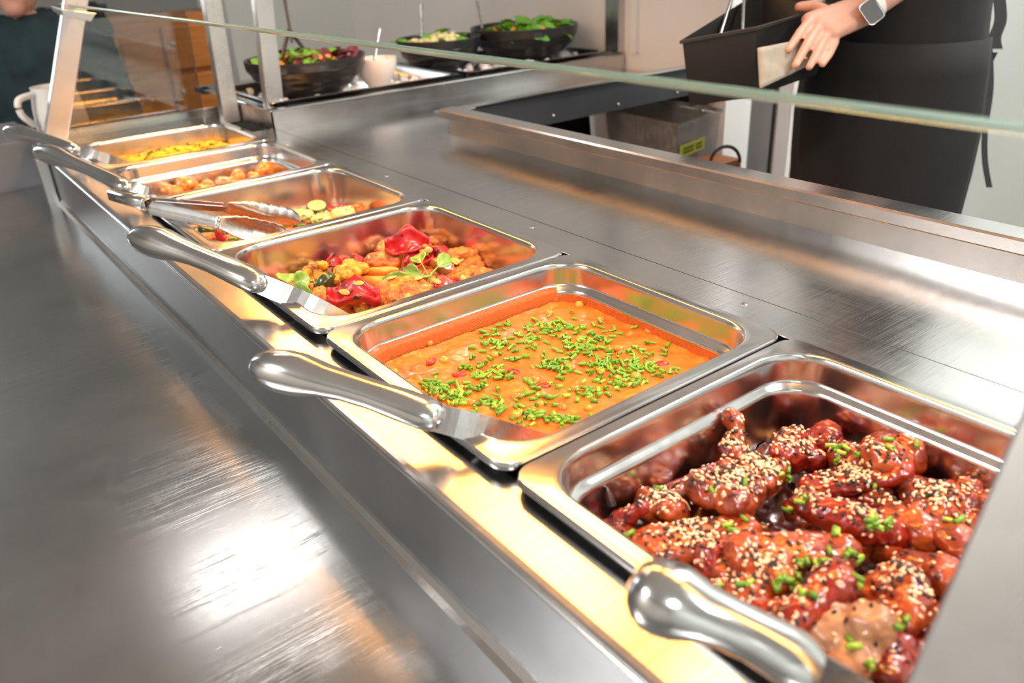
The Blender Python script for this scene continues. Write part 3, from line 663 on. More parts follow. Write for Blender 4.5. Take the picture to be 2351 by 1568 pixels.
# zoomx, zoomy, z, kind, yaw deg, scale, colour, label
ck = [(790, 270, -.060, 'd', 60, .95, 'n', 'upright glazed chicken piece with dark tip at the back left of the chicken pan'),
 (1350, 165, -.055, 'c', 10, .85, 'r', 'shiny red chicken piece rising at the back centre of the pan'),
 (1170, 260, -.056, 'c', -20, 1.05, 'r', 'red glazed chicken piece left of the shiny red peak'),
 (1745, 270, -.052, 'c', -30, 1.45, 'n', 'large chicken piece capped with a thick crust of sesame at the back right'),
 (1500, 430, -.054, 'f', -42, 1.15, 'r', 'long reddish wing lying across the middle right of the chicken'),
 (980, 390, -.052, 'c', 20, 1.0, 'n', 'sesame covered chicken piece left of the long reddish wing'),
 (810, 500, -.046, 'c', -15, 1.2, 'n', 'big domed chicken piece at left centre with a white sesame lip'),
 (600, 415, -.062, 'f', -20, .85, 'r', 'small red wing behind the domed chicken piece at the left'),
 (430, 570, -.060, 'c', 40, 1.1, 'n', 'orange chicken piece dotted with sesame near the left wall'),
 (130, 660, -.060, 'd', -60, .75, 'r', 'small ragged chicken piece in the left corner with a charred spike'),
 (600, 770, -.054, 'f', -30, 1.25, 'n', 'heavily seeded chicken wing at lower left of the pan'),
 (1150, 830, -.040, 'f', -38, 1.20, 'n', 'smooth orange wing pointing right in the middle of the pan'),
 (1520, 700, -.048, 'e', -70, 1.15, 'r', 'bent wing with a bright red ridge right of the pan centre'),
 (1230, 570, -.056, 'c', 30, .85, 'n', 'small chicken piece under green chives at the pan centre'),
 (1370, 1060, -.034, 'e', 8, 1.1, 'r', 'arched glossy wing with a heap of chives on its left'),
 (960, 1010, -.050, 'c', -50, 1.15, 'n', 'seeded chicken piece below the smooth orange wing'),
 (1740, 1060, -.045, 'c', 15, 1.2, 'n', 'rounded seeded chicken piece beside the near steel post'),
 (2060, 740, -.048, 'f', 60, 1.15, 'n', 'bright orange knobbly wing at the right side of the pan'),
 (1790, 660, -.056, 'd', 70, 1.0, 'n', 'chicken drumette standing between two wings at the right'),
 (1960, 560, -.050, 'c', 0, 1.1, 'n', 'orange chicken piece in front of the sesame-crusted one'),
 (2090, 440, -.060, 'f', -50, .9, 'n', 'plain orange wing end against the right pan wall'),
 (1450, 1290, -.040, 'c', 70, 1.15, 'p', 'pale underside of a chicken piece near the spoon'),
 (1070, 1180, -.046, 'f', -55, .7, 'r', 'small curled red chicken skin beside the spoon handle'),
 (1720, 1430, -.050, 'c', 10, 1.2, 'r', 'bright red chicken piece at the bottom of the picture'),
 (380, 870, -.064, 'f', -55, 1.15, 'n', 'chicken wing tucked against the near left rim'),
 (1900, 930, -.052, 'd', 80, .95, 'n', 'smooth orange drumette end beside the near post'),
 (760, 880, -.056, 'c', 60, 1.0, 'r', 'reddish chicken piece behind the spoon bulb'),
 (1600, 560, -.072, 'c', 0, 1.0, 'r', 'dark chicken piece sunk in the shade under the long wing'),
 (700, 1080, -.058, 'f', -50, 1.1, 'n', 'chicken wing half hidden by the spoon bulb'),
 (1230, 1440, -.05, 'f', -40, 1.1, 'n', 'chicken wing behind the spoon strap at the bottom'),
 (2160, 560, -.056, 'c', 50, 1.0, 'n', 'orange chicken piece furthest right beside the post'),
 (1900, 1250, -.07, 'c', 50, 1.1, 'r', 'dark red chicken piece low behind the near post'),
 (2250, 800, -.06, 'c', 50, 1.2, 'n', 'orange chicken piece hidden mostly behind the near post'),
 (2350, 620, -.065, 'c', 20, 1.1, 'n', 'glazed chicken piece at the far right corner behind the post')]
ckobs = []
for k, (zx, zy, z, kd, yaw, sc, cl, lab) in enumerate(ck):
    p = PZ(1350 + .4069 * zx, 930 + .4069 * zy, z); p.x = min(max(p.x, .052), .302); p.y = max(min(p.y, -.052), -.27)
    src = {'n': CK, 'r': CKR, 'p': CKP}[cl][kd]; R = random.Random(k)
    tx, ty = R.uniform(-.35, .35), R.uniform(-.35, .35)
    if k == 0: ty = -1.0
    if k == 9: ty = -.9
    ckobs.append(inst(src[k % len(src)], 'chicken_piece', lab, 'chicken piece', p, (tx, ty, math.radians(yaw)), sc * 1.08))
# a bed of sauce and lower pieces so no pan floor shows
def bedf(x, y): return .010 * fbm(x, y, 30, 5) + .003 * fbm(x, y, 90, 1)
cb = thing('chicken_sauce', 'dark red sauce and scraps under the glazed chicken pieces', 'sauce', (.177, -.16, -.09), kind='stuff')
sb = obj('sauce_bed', surf(.030, .323, YS[0] + .029, YS[1] - .032, .036, -.084, f=bedf, step=.004), M['sauce'], cb)
# charred spike on the corner piece
sp = [(PZ(1405, 1160, -.050), .004), (PZ(1400, 1140, -.043), .003), (PZ(1393, 1118, -.036), .0012)]
bm = B(); sweep(bm, [a for a, _ in sp], [b_ for _, b_ in sp], n=8)
me_p = ckobs[9]; o_ = obj('charred_tip', bm, M['char'], None, loc=tuple(me_p.location)); o_.parent = me_p; o_.matrix_parent_inverse = Matrix.LocRotScale(me_p.location, me_p.rotation_euler.to_quaternion(), me_p.scale).inverted()
o_['label'] = 'black charred tip'
tree = bvh_of(ckobs)
def drop(tree, px, py, z0=-.04):
    d = ray(px, py).normalized(); h = tree.ray_cast(CAM, d)
    return h
def dens(x, y): return fbm(x, y, 22, 9)
sw, sbk = [], []
dusty = [(4, 1.9), (6, 1.5), (5, 1.5), (10, 1.4), (2, .9), (16, 1.2), (0, .8), (8, .9), (19, .9), (15, .8), (13, .6), (12, .8)]
heavy = [(ckobs[i].location, w_) for i, w_ in dusty]
n_try = 0
while n_try < 26000 and len(sw) + len(sbk) < 2300:
    n_try += 1
    x, y = random.uniform(.03, .32), random.uniform(YS[0] + .03, YS[1] - .035)
    hit = tree.ray_cast(Vector((x, y, .1)), Vector((0, 0, -1)))
    if hit[0] is None or hit[1].z < .25: continue
    wgt = .03 + max(0, dens(x, y)) * .22
    for c, w_ in heavy:
        d2 = ((x - c.x) ** 2 + (y - c.y) ** 2) / .017 ** 2
        wgt += w_ * .62 * math.exp(-d2)
    if random.random() > wgt * .7: continue
    p = hit[0] + hit[1] * .0006; rot = align((hit[1] + Vector((random.uniform(-.3, .3), random.uniform(-.3, .3), 0))).normalized(), random.uniform(0, 2 * PI))
    (sw if random.random() < .58 else sbk).append((p, rot, random.uniform(.85, 1.15)))
for lst, me_, nm, mk, lab, gp in ((sw, SES_W, 'white_sesame_seed', 'sesame_w', 'tiny white sesame seed stuck on the glazed chicken', 'white sesame seeds on the chicken'), (sbk, SES_B, 'black_sesame_seed', 'sesame_b', 'tiny black sesame seed stuck on the glazed chicken', 'black sesame seeds on the chicken')):
    lst.sort(key=lambda a: (a[0] - CAM).length)
    for p, r, s in lst[:298]: inst(me_, nm, lab, 'sesame seed', p, tuple(r), s, gp)
    stuff_copies(nm + 's', me_, lst[298:], M[mk], lab.replace('tiny ', 'sprinkling of ').replace(' seed ', ' seeds ').replace('stuck on the', 'over the far half of the'), 'sesame seeds')
ccl = [(1960, 1005, 6), (1945, 1030, 5), (1925, 1045, 6), (2060, 1018, 3), (2085, 1025, 2), (1795, 1085, 4), (1810, 1095, 3), (1840, 1150, 5), (1830, 1180, 4), (1770, 1165, 5), (2015, 1195, 9), (2030, 1210, 5), (1690, 1210, 3), (1930, 1215, 3), (1640, 1130, 2), (1510, 1130, 2), (1870, 1300, 6), (1830, 1320, 9), (1800, 1345, 8), (1850, 1360, 5), (1890, 1290, 4), (1950, 1270, 6), (1990, 1290, 4), (2200, 1200, 3), (1720, 1345, 3), (1665, 1355, 2), (2075, 1440, 5), (1990, 1530, 4), (1950, 1480, 3), (1790, 1160, 3), (1900, 1020, 3), (2000, 1120, 2), (1620, 1345, 2), (1450, 1235, 2), (1690, 1190, 2), (1980, 1340, 3), (1720, 1100, 1)]
for px0, py0, n in ccl:
    for k in range(max(1, round(n * .62))):
        h = drop(tree, random.gauss(px0, 13), random.gauss(py0, 9))
        if h[0] is None: continue
        inst(CH[(k * 3) % 5], 'chive_piece', 'short cut green chive lying on the glazed chicken', 'chive', h[0] + Vector((0, 0, .0015)), tuple(align(Vector((random.uniform(-.3, .3), random.uniform(-.3, .3), 1)).normalized(), random.uniform(0, PI))), random.uniform(.9, 1.25), 'chopped chives on the chicken')

# ------------------------------------------------------------------ cauliflower pan
def floret(seed, m_):
    bm = B(); R = random.Random(seed); capsule(bm, (0, 0, -.016), (0, 0, 0), .007, .009)
    for k in range(34):
        a = R.uniform(0, 2 * PI); q = .015 * math.sqrt(R.random()); ico(bm, (q * math.cos(a), q * math.sin(a), .008 + R.uniform(-.003, .003) - q * q * 34), R.uniform(.0030, .0052), 2)
    return mesh_of(fuse(bm, .0009, 1, .0009, 520, seed), m_, 'cauliflower_floret')
FL = [floret(1, M['caul']), floret(2, M['caul']), floret(3, M['caul_b'])]
def lump(seed, m_, a, b_, c, disp=.0026):
    bm = B(); R = random.Random(seed)
    for k in range(4): ico(bm, (R.uniform(-.35, .35) * a, R.uniform(-.3, .3) * b_, 0), (a * R.uniform(.65, .85), b_ * R.uniform(.7, .9), c * R.uniform(.8, 1)), 3)
    return mesh_of(fuse(bm, .0015, 3, disp, 120, seed), m_, 'chunk')
OC = [lump(11, M['orange'], .030, .017, .014), lump(12, M['orange'], .022, .015, .013), lump(13, M['orange'], .016, .014, .012)]
def sheet(seed, m_, L, Wd, curl, name='pepper_strip', thick=.0022, wave=.004):
    bm = B(); NU, NV = 22, 12; g = []; R = random.Random(seed)
    for i in range(NU + 1):
        u = i / NU * 2 - 1; row = []
        for j in range(NV + 1):
            v = j / NV * 2 - 1; ww = Wd * math.sqrt(max(.05, 1 - abs(u) ** 2.6)) * (1 + .15 * math.sin(u * 6 + seed))
            x = u * L; y = v * ww; z = curl * (v * v) * Wd + wave * math.sin(u * 4 + seed) + .0025 * noise.noise(Vector((x * 90, y * 90, seed)))
            row.append(bm.verts.new((x, y, z)))
        g.append(row)
    for i in range(NU):
        for j in range(NV): bm.faces.new((g[i][j], g[i][j + 1], g[i + 1][j + 1], g[i + 1][j]))
    bmesh.ops.recalc_face_normals(bm, faces=bm.faces)
    bmesh.ops.solidify(bm, geom=bm.faces[:], thickness=thick)
    return mesh_of(bm, m_, name)
PP = [sheet(1, M['pepper'], .022, .015, .9), sheet(2, M['pepper'], .028, .010, -.9), sheet(3, M['pepper'], .017, .013, .6)]
CAR = lump(21, M['carrot'], .022, .007, .006, .0008); MUSH = lump(22, M['mush'], .010, .013, .008, .0008)
def zslice(seed, r=.016, h=.010, half=False):
    bm = B(); lathe(bm, [(r * .9, -h / 2), (r, -h * .4), (r, h * .4), (r * .9, h / 2)], (0, 0, 0), 28, True, True)
    return mesh_of(bm, M['zskin'], 'courgette_skin')
ZS = zslice(1, .016, .014); ZT = mesh_of(lathe(B(), [(.0142, .0068), (.0140, .0076), (.008, .0080), (.0005, .0078)], n=24, cap0=False), M['zuc'], 'courgette_flesh')
def place_z(px, py, z, rot, sc, lab):
    o = inst(ZS, 'courgette_slice', lab, 'courgette slice', PZ(px, py, z), rot, sc); c = bpy.data.objects.new('cut_face', ZT); COL.objects.link(c); c.parent = o; return o
caul_obs = []
def put(me_, name, lab, cat, px, py, z, yaw, sc=1, tx=0, ty=0, lst=None, lims=None):
    p = PZ(px, py, z)
    if lims: p.x = min(max(p.x, .045), .31); p.y = min(max(p.y, lims[0]), lims[1])
    o = inst(me_, name, lab, cat, p, (tx, ty, math.radians(yaw)), sc * (1.14 if lims == LM else 1.05))
    if lst is not None: lst.append(o)
    return o
LM = (YS[2] + .045, YS[3] - .045)
cl = [(FL[0], 'cauliflower_floret', 'yellow roasted cauliflower floret beside the left basil sprig', 'cauliflower floret', 716, 622, -.050, 20, 1.1, -.6, .1),
 (FL[1], 'cauliflower_floret', 'large golden crumbly floret left of centre in the cauliflower pan', 'cauliflower floret', 802, 632, -.045, 60, 1.45, -.3, .3),
 (FL[2], 'cauliflower_floret', 'browned floret at the very back of the cauliflower pan', 'cauliflower floret', 978, 548, -.055, 0, 1.2, 0, 0),
 (FL[2], 'cauliflower_floret', 'well browned floret right of the basil sprig', 'cauliflower floret', 1078, 598, -.052, 90, 1.5, .2, -.3),
 (FL[2], 'cauliflower_floret', 'dim floret against the right wall of the cauliflower pan', 'cauliflower floret', 1140, 598, -.066, 30, 1.3, .2, .3),
 (FL[0], 'cauliflower_floret', 'small floret between the two golden florets', 'cauliflower floret', 756, 645, -.055, 10, .8, .2, .3),
 (OC[0], 'roasted_chunk', 'big ribbed orange roasted chunk at the front of the cauliflower pan', 'roasted vegetable', 938, 672, -.040, -38, 1.25, .2, -.1),
 (OC[0], 'roasted_chunk', 'long orange roasted chunk at the right of the cauliflower pan', 'roasted vegetable', 1100, 640, -.045, -45, 1.05, 0, 0),
 (OC[2], 'roasted_chunk', 'pink-edged orange chunk at back centre left', 'roasted vegetable', 884, 572, -.050, 20, 1.4, .5, .1),
 (OC[1], 'roasted_chunk', 'orange chunk lying behind the golden floret', 'roasted vegetable', 876, 602, -.055, -50, 1.25, 0, 0),
 (OC[2], 'roasted_chunk', 'round wrinkled orange piece right of the spoon strap', 'roasted vegetable', 742, 682, -.048, 0, 1.15, .3, 0),
 (OC[1], 'roasted_chunk', 'flat yellow-orange piece before the golden floret', 'roasted vegetable', 826, 677, -.055, -40, 1.1, 0, 0),
 (OC[1], 'roasted_chunk', 'flat orange wedge under the charred courgette slice', 'roasted vegetable', 705, 664, -.058, -30, 1.1, .2, 0),
 (OC[2], 'roasted_chunk', 'orange chunk tucked at the left wall behind basil', 'roasted vegetable', 655, 640, -.065, 0, 1.2, 0, 0),
 (OC[1], 'roasted_chunk', 'orange chunk behind the long piece at right', 'roasted vegetable', 1040, 640, -.06, 30, 1.1, 0, 0),
 (OC[2], 'roasted_chunk', 'small yellow piece under the spoon strap in the near corner', 'roasted vegetable', 690, 730, -.050, 0, .9, 0, 0),
 (OC[2], 'roasted_chunk', 'small orange piece at the near corner of the cauliflower pan', 'roasted vegetable', 730, 750, -.055, 0, .9, 0, 0),
 (OC[2], 'roasted_chunk', 'orange piece in front of the big ribbed chunk', 'roasted vegetable', 855, 705, -.055, 0, 1.0, 0, 0),
 (PP[0], 'red_pepper', 'charred red pepper sheet with pumpkin seeds at the back of the pan', 'red pepper', 936, 574, -.040, -20, 1.35, .55, 0),
 (PP[1], 'red_pepper', 'bright red pepper strip right of the charred sheet', 'red pepper', 1012, 574, -.042, -70, 1.0, .5, .2),
 (PP[1], 'red_pepper', 'black-edged red pepper at the back right', 'red pepper', 1076, 566, -.050, -30, 1.1, .4, 0),
 (PP[2], 'red_pepper', 'red pepper piece near the right wall', 'red pepper', 1140, 568, -.062, 10, 1.1, .3, 0),
 (PP[0], 'red_pepper', 'large bright red pepper fold scattered with pumpkin seeds at the front', 'red pepper', 812, 697, -.042, -25, 1.35, .2, .1),
 (PP[2], 'red_pepper', 'pointed red pepper tip behind the seeded front fold', 'red pepper', 785, 676, -.040, 60, .95, .8, .5),
 (PP[1], 'red_pepper', 'long red pepper strip with a black curled edge behind the golden floret', 'red pepper', 800, 595, -.052, -35, 1.3, .4, 0),
 (PP[2], 'red_pepper', 'dark curled red pepper scrap at back left', 'red pepper', 762, 605, -.050, 0, 1.0, .5, .3),
 (PP[2], 'red_pepper', 'small red pepper bit beside the ribbed chunk', 'red pepper', 1025, 662, -.045, -30, 1.0, .2, 0),
 (PP[1], 'red_pepper', 'red pepper sliver against the near rim', 'red pepper', 915, 705, -.048, -38, 1.0, .2, 0),
 (PP[1], 'red_pepper', 'small upright charred pepper sliver by the golden floret', 'red pepper', 828, 592, -.036, 70, .7, 1.2, 0),
 (PP[0], 'red_pepper', 'red pepper sheet under the basil sprig', 'red pepper', 960, 610, -.056, 20, 1.1, .3, 0),
 (CAR, 'carrot_wedge', 'yellow carrot wedge below the basil sprig', 'carrot', 880, 622, -.050, -38, 1.0, 0, 0),
 (CAR, 'carrot_wedge', 'orange carrot wedge beside the golden floret', 'carrot', 870, 645, -.055, -50, 1.2, 0, 0),
 (MUSH, 'mushroom', 'glossy brown mushroom right of the basil stem', 'mushroom', 1016, 612, -.042, 10, 1.3, .4, 0),
 (MUSH, 'mushroom', 'dark mushroom under the basil leaves', 'mushroom', 990, 632, -.050, 60, 1.0, 0, 0),
 (MUSH, 'mushroom', 'small brown mushroom at the far right front', 'mushroom', 1055, 652, -.052, 60, .9, 0, 0)]
for a in cl: put(*a, lst=caul_obs, lims=LM)
place_z(750, 650, -.046, (-1.15, .25, .5), 1.0, 'charred courgette slice left of the golden floret')
place_z(720, 660, -.055, (-.9, .2, .4), .8, 'courgette half-round under the yellow floret')
ob = obj('roasting_juices', surf(.0275, .3255, YS[2] + .028, YS[3] - .031, .038, -.078, f=lambda x, y: .008 * fbm(x, y, 35, 2), step=.004), M['orange']); tag(ob, 'oily orange juices and scraps under the cauliflower mix', 'juices', kind='stuff')
ctree = bvh_of(caul_obs)
bm = B(); ico(bm, (0, 0, 0), (.0062, .0036, .0013), 3)
for v in bm.verts: v.co.y *= 1 - .35 * max(0, v.co.x / .0062)
PK = mesh_of(bm, M['pumpkin'], 'pumpkin_seed')
pks = [(929, 591), (977, 564), (967, 573), (981, 571), (974, 579), (756, 643), (790, 670), (799, 713), (814, 706), (783, 706), (808, 715), (785, 713), (1046, 598), (1058, 596), (1040, 603), (936, 683), (945, 685), (823, 650), (900, 640), (960, 640), (1000, 645), (1020, 600), (1064, 640), (990, 640), (820, 706), (830, 712)]
for k, (px, py) in enumerate(pks):
    h = drop(ctree, px, py)
    if h[0] is None: continue
    inst(PK, 'pumpkin_seed', 'flat olive pumpkin seed lying on the roasted vegetables', 'pumpkin seed', h[0] + h[1] * .0018, tuple(align((h[1] + Vector((0, 0, 1))).normalized(), random.uniform(0, PI))), random.uniform(1.1, 1.35), 'pumpkin seeds on the cauliflower')
def leaf_mesh(L, Wd, fold=.35, curl=.3):
    bm = B(); g = []; NU, NV = 14, 6
    for i in range(NU + 1):
        u = i / NU; w_ = Wd * math.sin(PI * min(1, u * .97 + .02)) ** .75 * (1 - .25 * u); row = []
        for j in range(NV + 1):
            v = j / NV * 2 - 1; row.append(bm.verts.new((u * L, v * w_, fold * abs(v) * w_ - curl * L * u * u + .0008 * math.sin(u * 20) * abs(v))))
        g.append(row)
    for i in range(NU):
        for j in range(NV): bm.faces.new((g[i][j], g[i][j + 1], g[i + 1][j + 1], g[i + 1][j]))
    bmesh.ops.recalc_face_normals(bm, faces=bm.faces); bmesh.ops.solidify(bm, geom=bm.faces[:], thickness=.0005)
    return mesh_of(bm, M['basil'], 'basil_leaf')
def sprig(lab, base, leaves):
    t_ = thing('basil_sprig', lab, 'basil sprig', base)
    ends = []
    for k, (tp_, L, Wd) in enumerate(leaves):
        st = base + Vector((0, 0, .003)); d = tp_ - st; me_ = leaf_mesh(L * 1.3, Wd * 1.45); o = bpy.data.objects.new('leaf', me_); COL.objects.link(o); o.parent = t_
        off = d.normalized() * max(0, d.length - L); o.location = Vector((0, 0, .003)) + off
        o.rotation_mode = 'QUATERNION'
        xa = d.normalized(); vz = (CAM - st).normalized(); ya = vz.cross(xa).normalized(); za = xa.cross(ya)
        o.rotation_quaternion = Matrix((xa, ya, za)).transposed().to_quaternion()
        ends.append((st, st + off))
    bm = B(); sweep(bm, [base + Vector((0, 0, -.008)), base, base + Vector((0, 0, .004))], [.0012] * 3, n=8)
    for a, b_ in ends: sweep(bm, [a, b_ + (b_ - a).normalized() * .003], [.0009] * 2, n=6)
    obj('stem', bm, M['basil'], t_)
b0 = PZ(985, 640, -.036)
sprig('basil sprig with four leaves in the middle of the cauliflower pan', b0, [(PZ(955, 580, -.018), .026, .010), (PZ(1030, 585, -.018), .028, .008), (PZ(930, 618, -.028), .024, .008), (PZ(893, 640, -.030), .030, .0075)])
b0 = PZ(664, 664, -.040)
sprig('pair of pale basil leaves beside the spoon strap', b0, [(PZ(662, 625, -.026), .022, .013), (PZ(704, 635, -.030), .020, .010), (PZ(698, 672, -.034), .026, .010)])

# ------------------------------------------------------------------ courgette vegetables
vobs = []; LV = (YS[3] + .04, YS[4] - .04)
CUB = [lump(31, M['pale'], .015, .012, .010, .0015), lump(32, M['pale'], .018, .010, .009, .0015)]
OCB = lump(33, M['orange'], .014, .010, .009, .0012); RCB = lump(34, M['pepper'], .012, .010, .007, .0008)
zz = [(480, 528, -.045, (.15, .2, .2), 1.15, 'thick courgette slice with yellow cut face at the near left of the vegetable pan'),
      (728, 480, -.045, (.2, -.2, .5), 1.15, 'courgette slice covered in pale seeds behind the tongs'), (748, 502, -.045, (1.2, .1, .8), .9, 'courgette slice standing on edge right of the tongs'), (560, 500, -.07, (.2, -.2, .5), 1.1, 'courgette slice in shade beneath the tongs'), (655, 480, -.066, (.4, -.2, .5), 1.0, 'courgette slice seen behind the tongs head')]
for a in zz: place_z(*a)
vl = [(RCB, 'red_pepper', 'bright red pepper wedge beside the thick courgette slice', 515, 542, -.042, 20, 1.4, .6, .3), (OCB, 'carrot_chunk', 'orange chunk in the near left corner of the vegetable pan', 475, 550, -.050, -20, 1.3, 0, 0), (OCB, 'carrot_chunk', 'orange chunk under the red pepper wedge', 508, 556, -.055, 10, 1.1, 0, 0), (CUB[0], 'potato_chunk', 'golden brown chunk beneath the tong arm', 548, 552, -.05, -30, 1.3, 0, 0), (CUB[1], 'courgette_wedge', 'pale triangular wedge at the tong tips', 612, 536, -.040, -40, 1.3, .8, .3),
 (CUB[0], 'courgette_wedge', 'pale peppered chunk right behind the tong tips', 690, 494, -.042, 10, 1.35, .3, .2), (CUB[1], 'courgette_wedge', 'yellow chunk before the seed-covered courgette', 728, 504, -.042, -40, 1.2, .2, 0), (CUB[0], 'courgette_wedge', 'yellow-orange peppered chunk at the right of the vegetables', 784, 490, -.045, 0, 1.4, .3, 0), (CUB[1], 'courgette_wedge', 'golden chunk second from the right', 808, 484, -.048, -30, 1.2, 0, 0), (OCB, 'carrot_chunk', 'orange chunk at the far right of the vegetables', 830, 481, -.045, 40, 1.2, .5, 0), (RCB, 'red_pepper', 'red pepper bit between golden chunks at right', 776, 482, -.044, 30, 1.1, 0, 0), (RCB, 'red_pepper', 'pink pepper bit in front of the tong tips', 686, 522, -.044, -30, 1.1, 0, 0), (RCB, 'red_pepper', 'red pepper bit on the green shreds', 702, 511, -.042, 10, .9, .2, 0), (CUB[0], 'courgette_wedge', 'pale chunk inside the tong jaws', 648, 508, -.05, 10, 1.3, 0, 0), (CUB[1], 'courgette_wedge', 'pale chunk at the near rim beneath the tongs', 580, 540, -.055, 10, 1.2, 0, 0), (OCB, 'carrot_chunk', 'orange chunk low in the middle of the vegetable pan', 600, 505, -.065, 10, 1.5, 0, 0), (CUB[0], 'courgette_wedge', 'chunk near the back wall of the vegetable pan', 640, 465, -.075, 10, 1.6, 0, 0), (CUB[1], 'courgette_wedge', 'pale chunk at the left wall of the vegetable pan', 455, 535, -.06, 10, 1.3, 0, 0), (RCB, 'red_pepper', 'red chunk against the back wall of the vegetable pan', 720, 460, -.075, 10, 1.8, 0, 0)]
for me_, nm, lab, px, py, z, yaw, sc, tx, ty in vl: put(me_, nm, lab, nm.replace('_', ' '), px, py, z, yaw, sc, tx, ty, vobs, LV)
vtree = bvh_of(vobs)
for k in range(46):
    px, py = random.choice([(700, 508), (690, 515), (660, 518), (545, 545), (530, 535), (735, 508), (715, 520)]); h = drop(vtree, random.gauss(px, 12), random.gauss(py, 5))
    if h[0] is not None: inst(CH[(k * 2) % 5], 'green_shred', 'thin green shred strewn over the courgette vegetables', 'green shred', h[0] + Vector((0, 0, .001)), (0, random.uniform(-.3, .3), random.uniform(0, PI)), 1.0, 'green shreds on the vegetables')
for k in range(170):
    p = random.choice(vobs).location + Vector((random.gauss(0, .010), random.gauss(0, .008), .05)); h = vtree.ray_cast(p, Vector((0, 0, -1)))
    if h[0] is None: continue
    b_ = k % 3 == 0
    inst(SES_W if b_ else SES_B, 'sesame_seed', ('pale' if b_ else 'black') + ' seed sprinkled on the courgette vegetables', 'seed', h[0], tuple(align(h[1], k)), .9, ('pale' if b_ else 'black') + ' seeds on the vegetables')
ob = obj('vegetable_juices', surf(.026, .327, YS[3] + .026, YS[4] - .029, .038, -.082, f=lambda x, y: .008 * fbm(x, y, 35, 4), step=.005), M['orange']); tag(ob, 'oily juices and crumbs under the courgette vegetables', 'juices', kind='stuff')

# ------------------------------------------------------------------ potatoes
PT = [lump(41, M['potato'], .020, .016, .015, .0012), lump(42, M['potato'], .016, .014, .013, .0010)]
pts_ = [(429, 424, -.046, 1.15, 'roundest roast potato, left of centre in the potato pan'), (374, 431, -.052, 1.0, 'roast potato at the left end behind the spoon'), (403, 441, -.050, .9, 'small roast potato at the near rim'), (546, 405, -.046, 1.05, 'dark glossy roast potato in the middle of the pan'), (610, 390, -.050, 1.2, 'flat crisp roast potato at the right end'), (535, 420, -.052, .95, 'yellow roast potato below the dark glossy one'), (478, 428, -.055, .9, 'golden potato slice between the two heaps'), (582, 408, -.054, 1.0, 'golden potato right of the dark glossy one'), (470, 440, -.056, 1.0, 'roast potato hidden low at the near rim'), (640, 395, -.062, 1.0, 'roast potato against the right wall'), (500, 415, -.066, 1.1, 'roast potato low behind the golden slice'), (395, 420, -.068, 1.1, 'roast potato low at the back left')]
pobs = [put(PT[k % 2], 'roast_potato', lab, 'roast potato', px, py, z, k * 47, sc, .3 * math.sin(k), .2, None, (YS[4] + .045, YS[5] - .04)) for k, (px, py, z, sc, lab) in enumerate(pts_)]
ob = obj('potato_oil', surf(.031, .322, YS[4] + .032, YS[5] - .033, .034, -.078, f=lambda x, y: .006 * fbm(x, y, 35, 6), step=.006), M['orange']); tag(ob, 'orange oil and crumbs under the roast potatoes', 'oil', kind='stuff')

# ------------------------------------------------------------------ rice
def ricef(x, y): return .016 * math.exp(-((x - .20) / .11) ** 2 - ((y - 1.47) / .10) ** 2) + .004 * fbm(x, y, 30, 8) + .002 * fbm(x, y, 120, 8)
RZ = -.038
rc = thing('yellow_rice', 'heap of yellow rice in the furthest pan', 'rice', (.177, 1.48, -.09), kind='stuff')
obj('rice_heap', surf(.026, .326, YS[5] + .026, YS[6] - .029, .038, RZ, f=ricef, step=.005), M['rice'], rc)
bm = B()
for k in range(2600):
    x, y = random.uniform(.032, .32), random.uniform(YS[5] + .032, YS[6] - .034); z = RZ + ricef(x, y) + random.uniform(0, .003)
    rt = Euler((random.uniform(-.9, .9), random.uniform(-.9, .9), random.uniform(0, PI))).to_matrix().to_4x4(); ico(bm, (x, y, z), (.0042, .0013, .0012), 1, rt)
obj('rice_grains', bm, M['rice'], rc)
for k in range(60):
    px, py = random.choice([(370, 350), (385, 355), (355, 355), (410, 330), (455, 335), (470, 340), (440, 345), (490, 338), (335, 362), (520, 333), (290, 355)])
    p = PZ(random.gauss(px, 16), random.gauss(py, 6), -.028)
    if not (.03 < p.x < .32 and YS[5] + .03 < p.y < YS[6] - .03): continue
    bm_s = (random.uniform(.8, 1.5),) * 3
    if k == 0: HB = sheet(9, M['herb'], .004, .0028, .4, 'herb_leaf', .0004, .0006)
    inst(HB, 'herb_leaf', 'chopped green herb leaf lying on the yellow rice', 'herb leaf', (p.x, p.y, RZ + ricef(p.x, p.y) + .004), (random.uniform(-.5, .5), random.uniform(-.5, .5), random.uniform(0, PI)), bm_s, 'chopped herbs on the rice')

# ------------------------------------------------------------------ salad counter behind
sc_ = thing('salad_counter', 'steel salad counter with iced trays at the back of the picture', 'counter', (.95, 1.7, -.9))
obj('riser', box(B(), .40, 1.52, 1.432, 1.438, -.002, .041), M['steel_rim'], sc_, smooth=False)
obj('riser_side', hexa(B(), [(.40, 1.432, -.002), (.405, 1.432, -.002), (.39, 1.66, -.002), (.385, 1.66, -.002)], [(.40, 1.432, .041), (.405, 1.432, .041), (.39, 1.66, .041), (.385, 1.66, .041)]), M['steel_post'], sc_, smooth=False)
bm = box(B(), .40, 1.52, 1.432, 1.455, .038, .043); box(bm, .40, .425, 1.432, 1.95, .038, .043)
obj('edge_flange', bm, M['polish'], sc_, smooth=False, bevel=.002)
obj('ice_well', box(B(), .42, 1.52, 1.456, 1.95, -.06, -.05), M['dark_metal'], sc_, smooth=False)
obj('back_rail', box(B(), .40, 1.52, 1.90, 1.98, .030, .043), M['steel_rim'], sc_, smooth=False)
post('support_post', .418, .460, 1.50, 1.53, .04, .60, .07, sc_)
obj('under_shelf', box(B(), .70, 1.52, 1.30, 1.9, -.62, -.60), M['brown_in'], sc_, smooth=False)
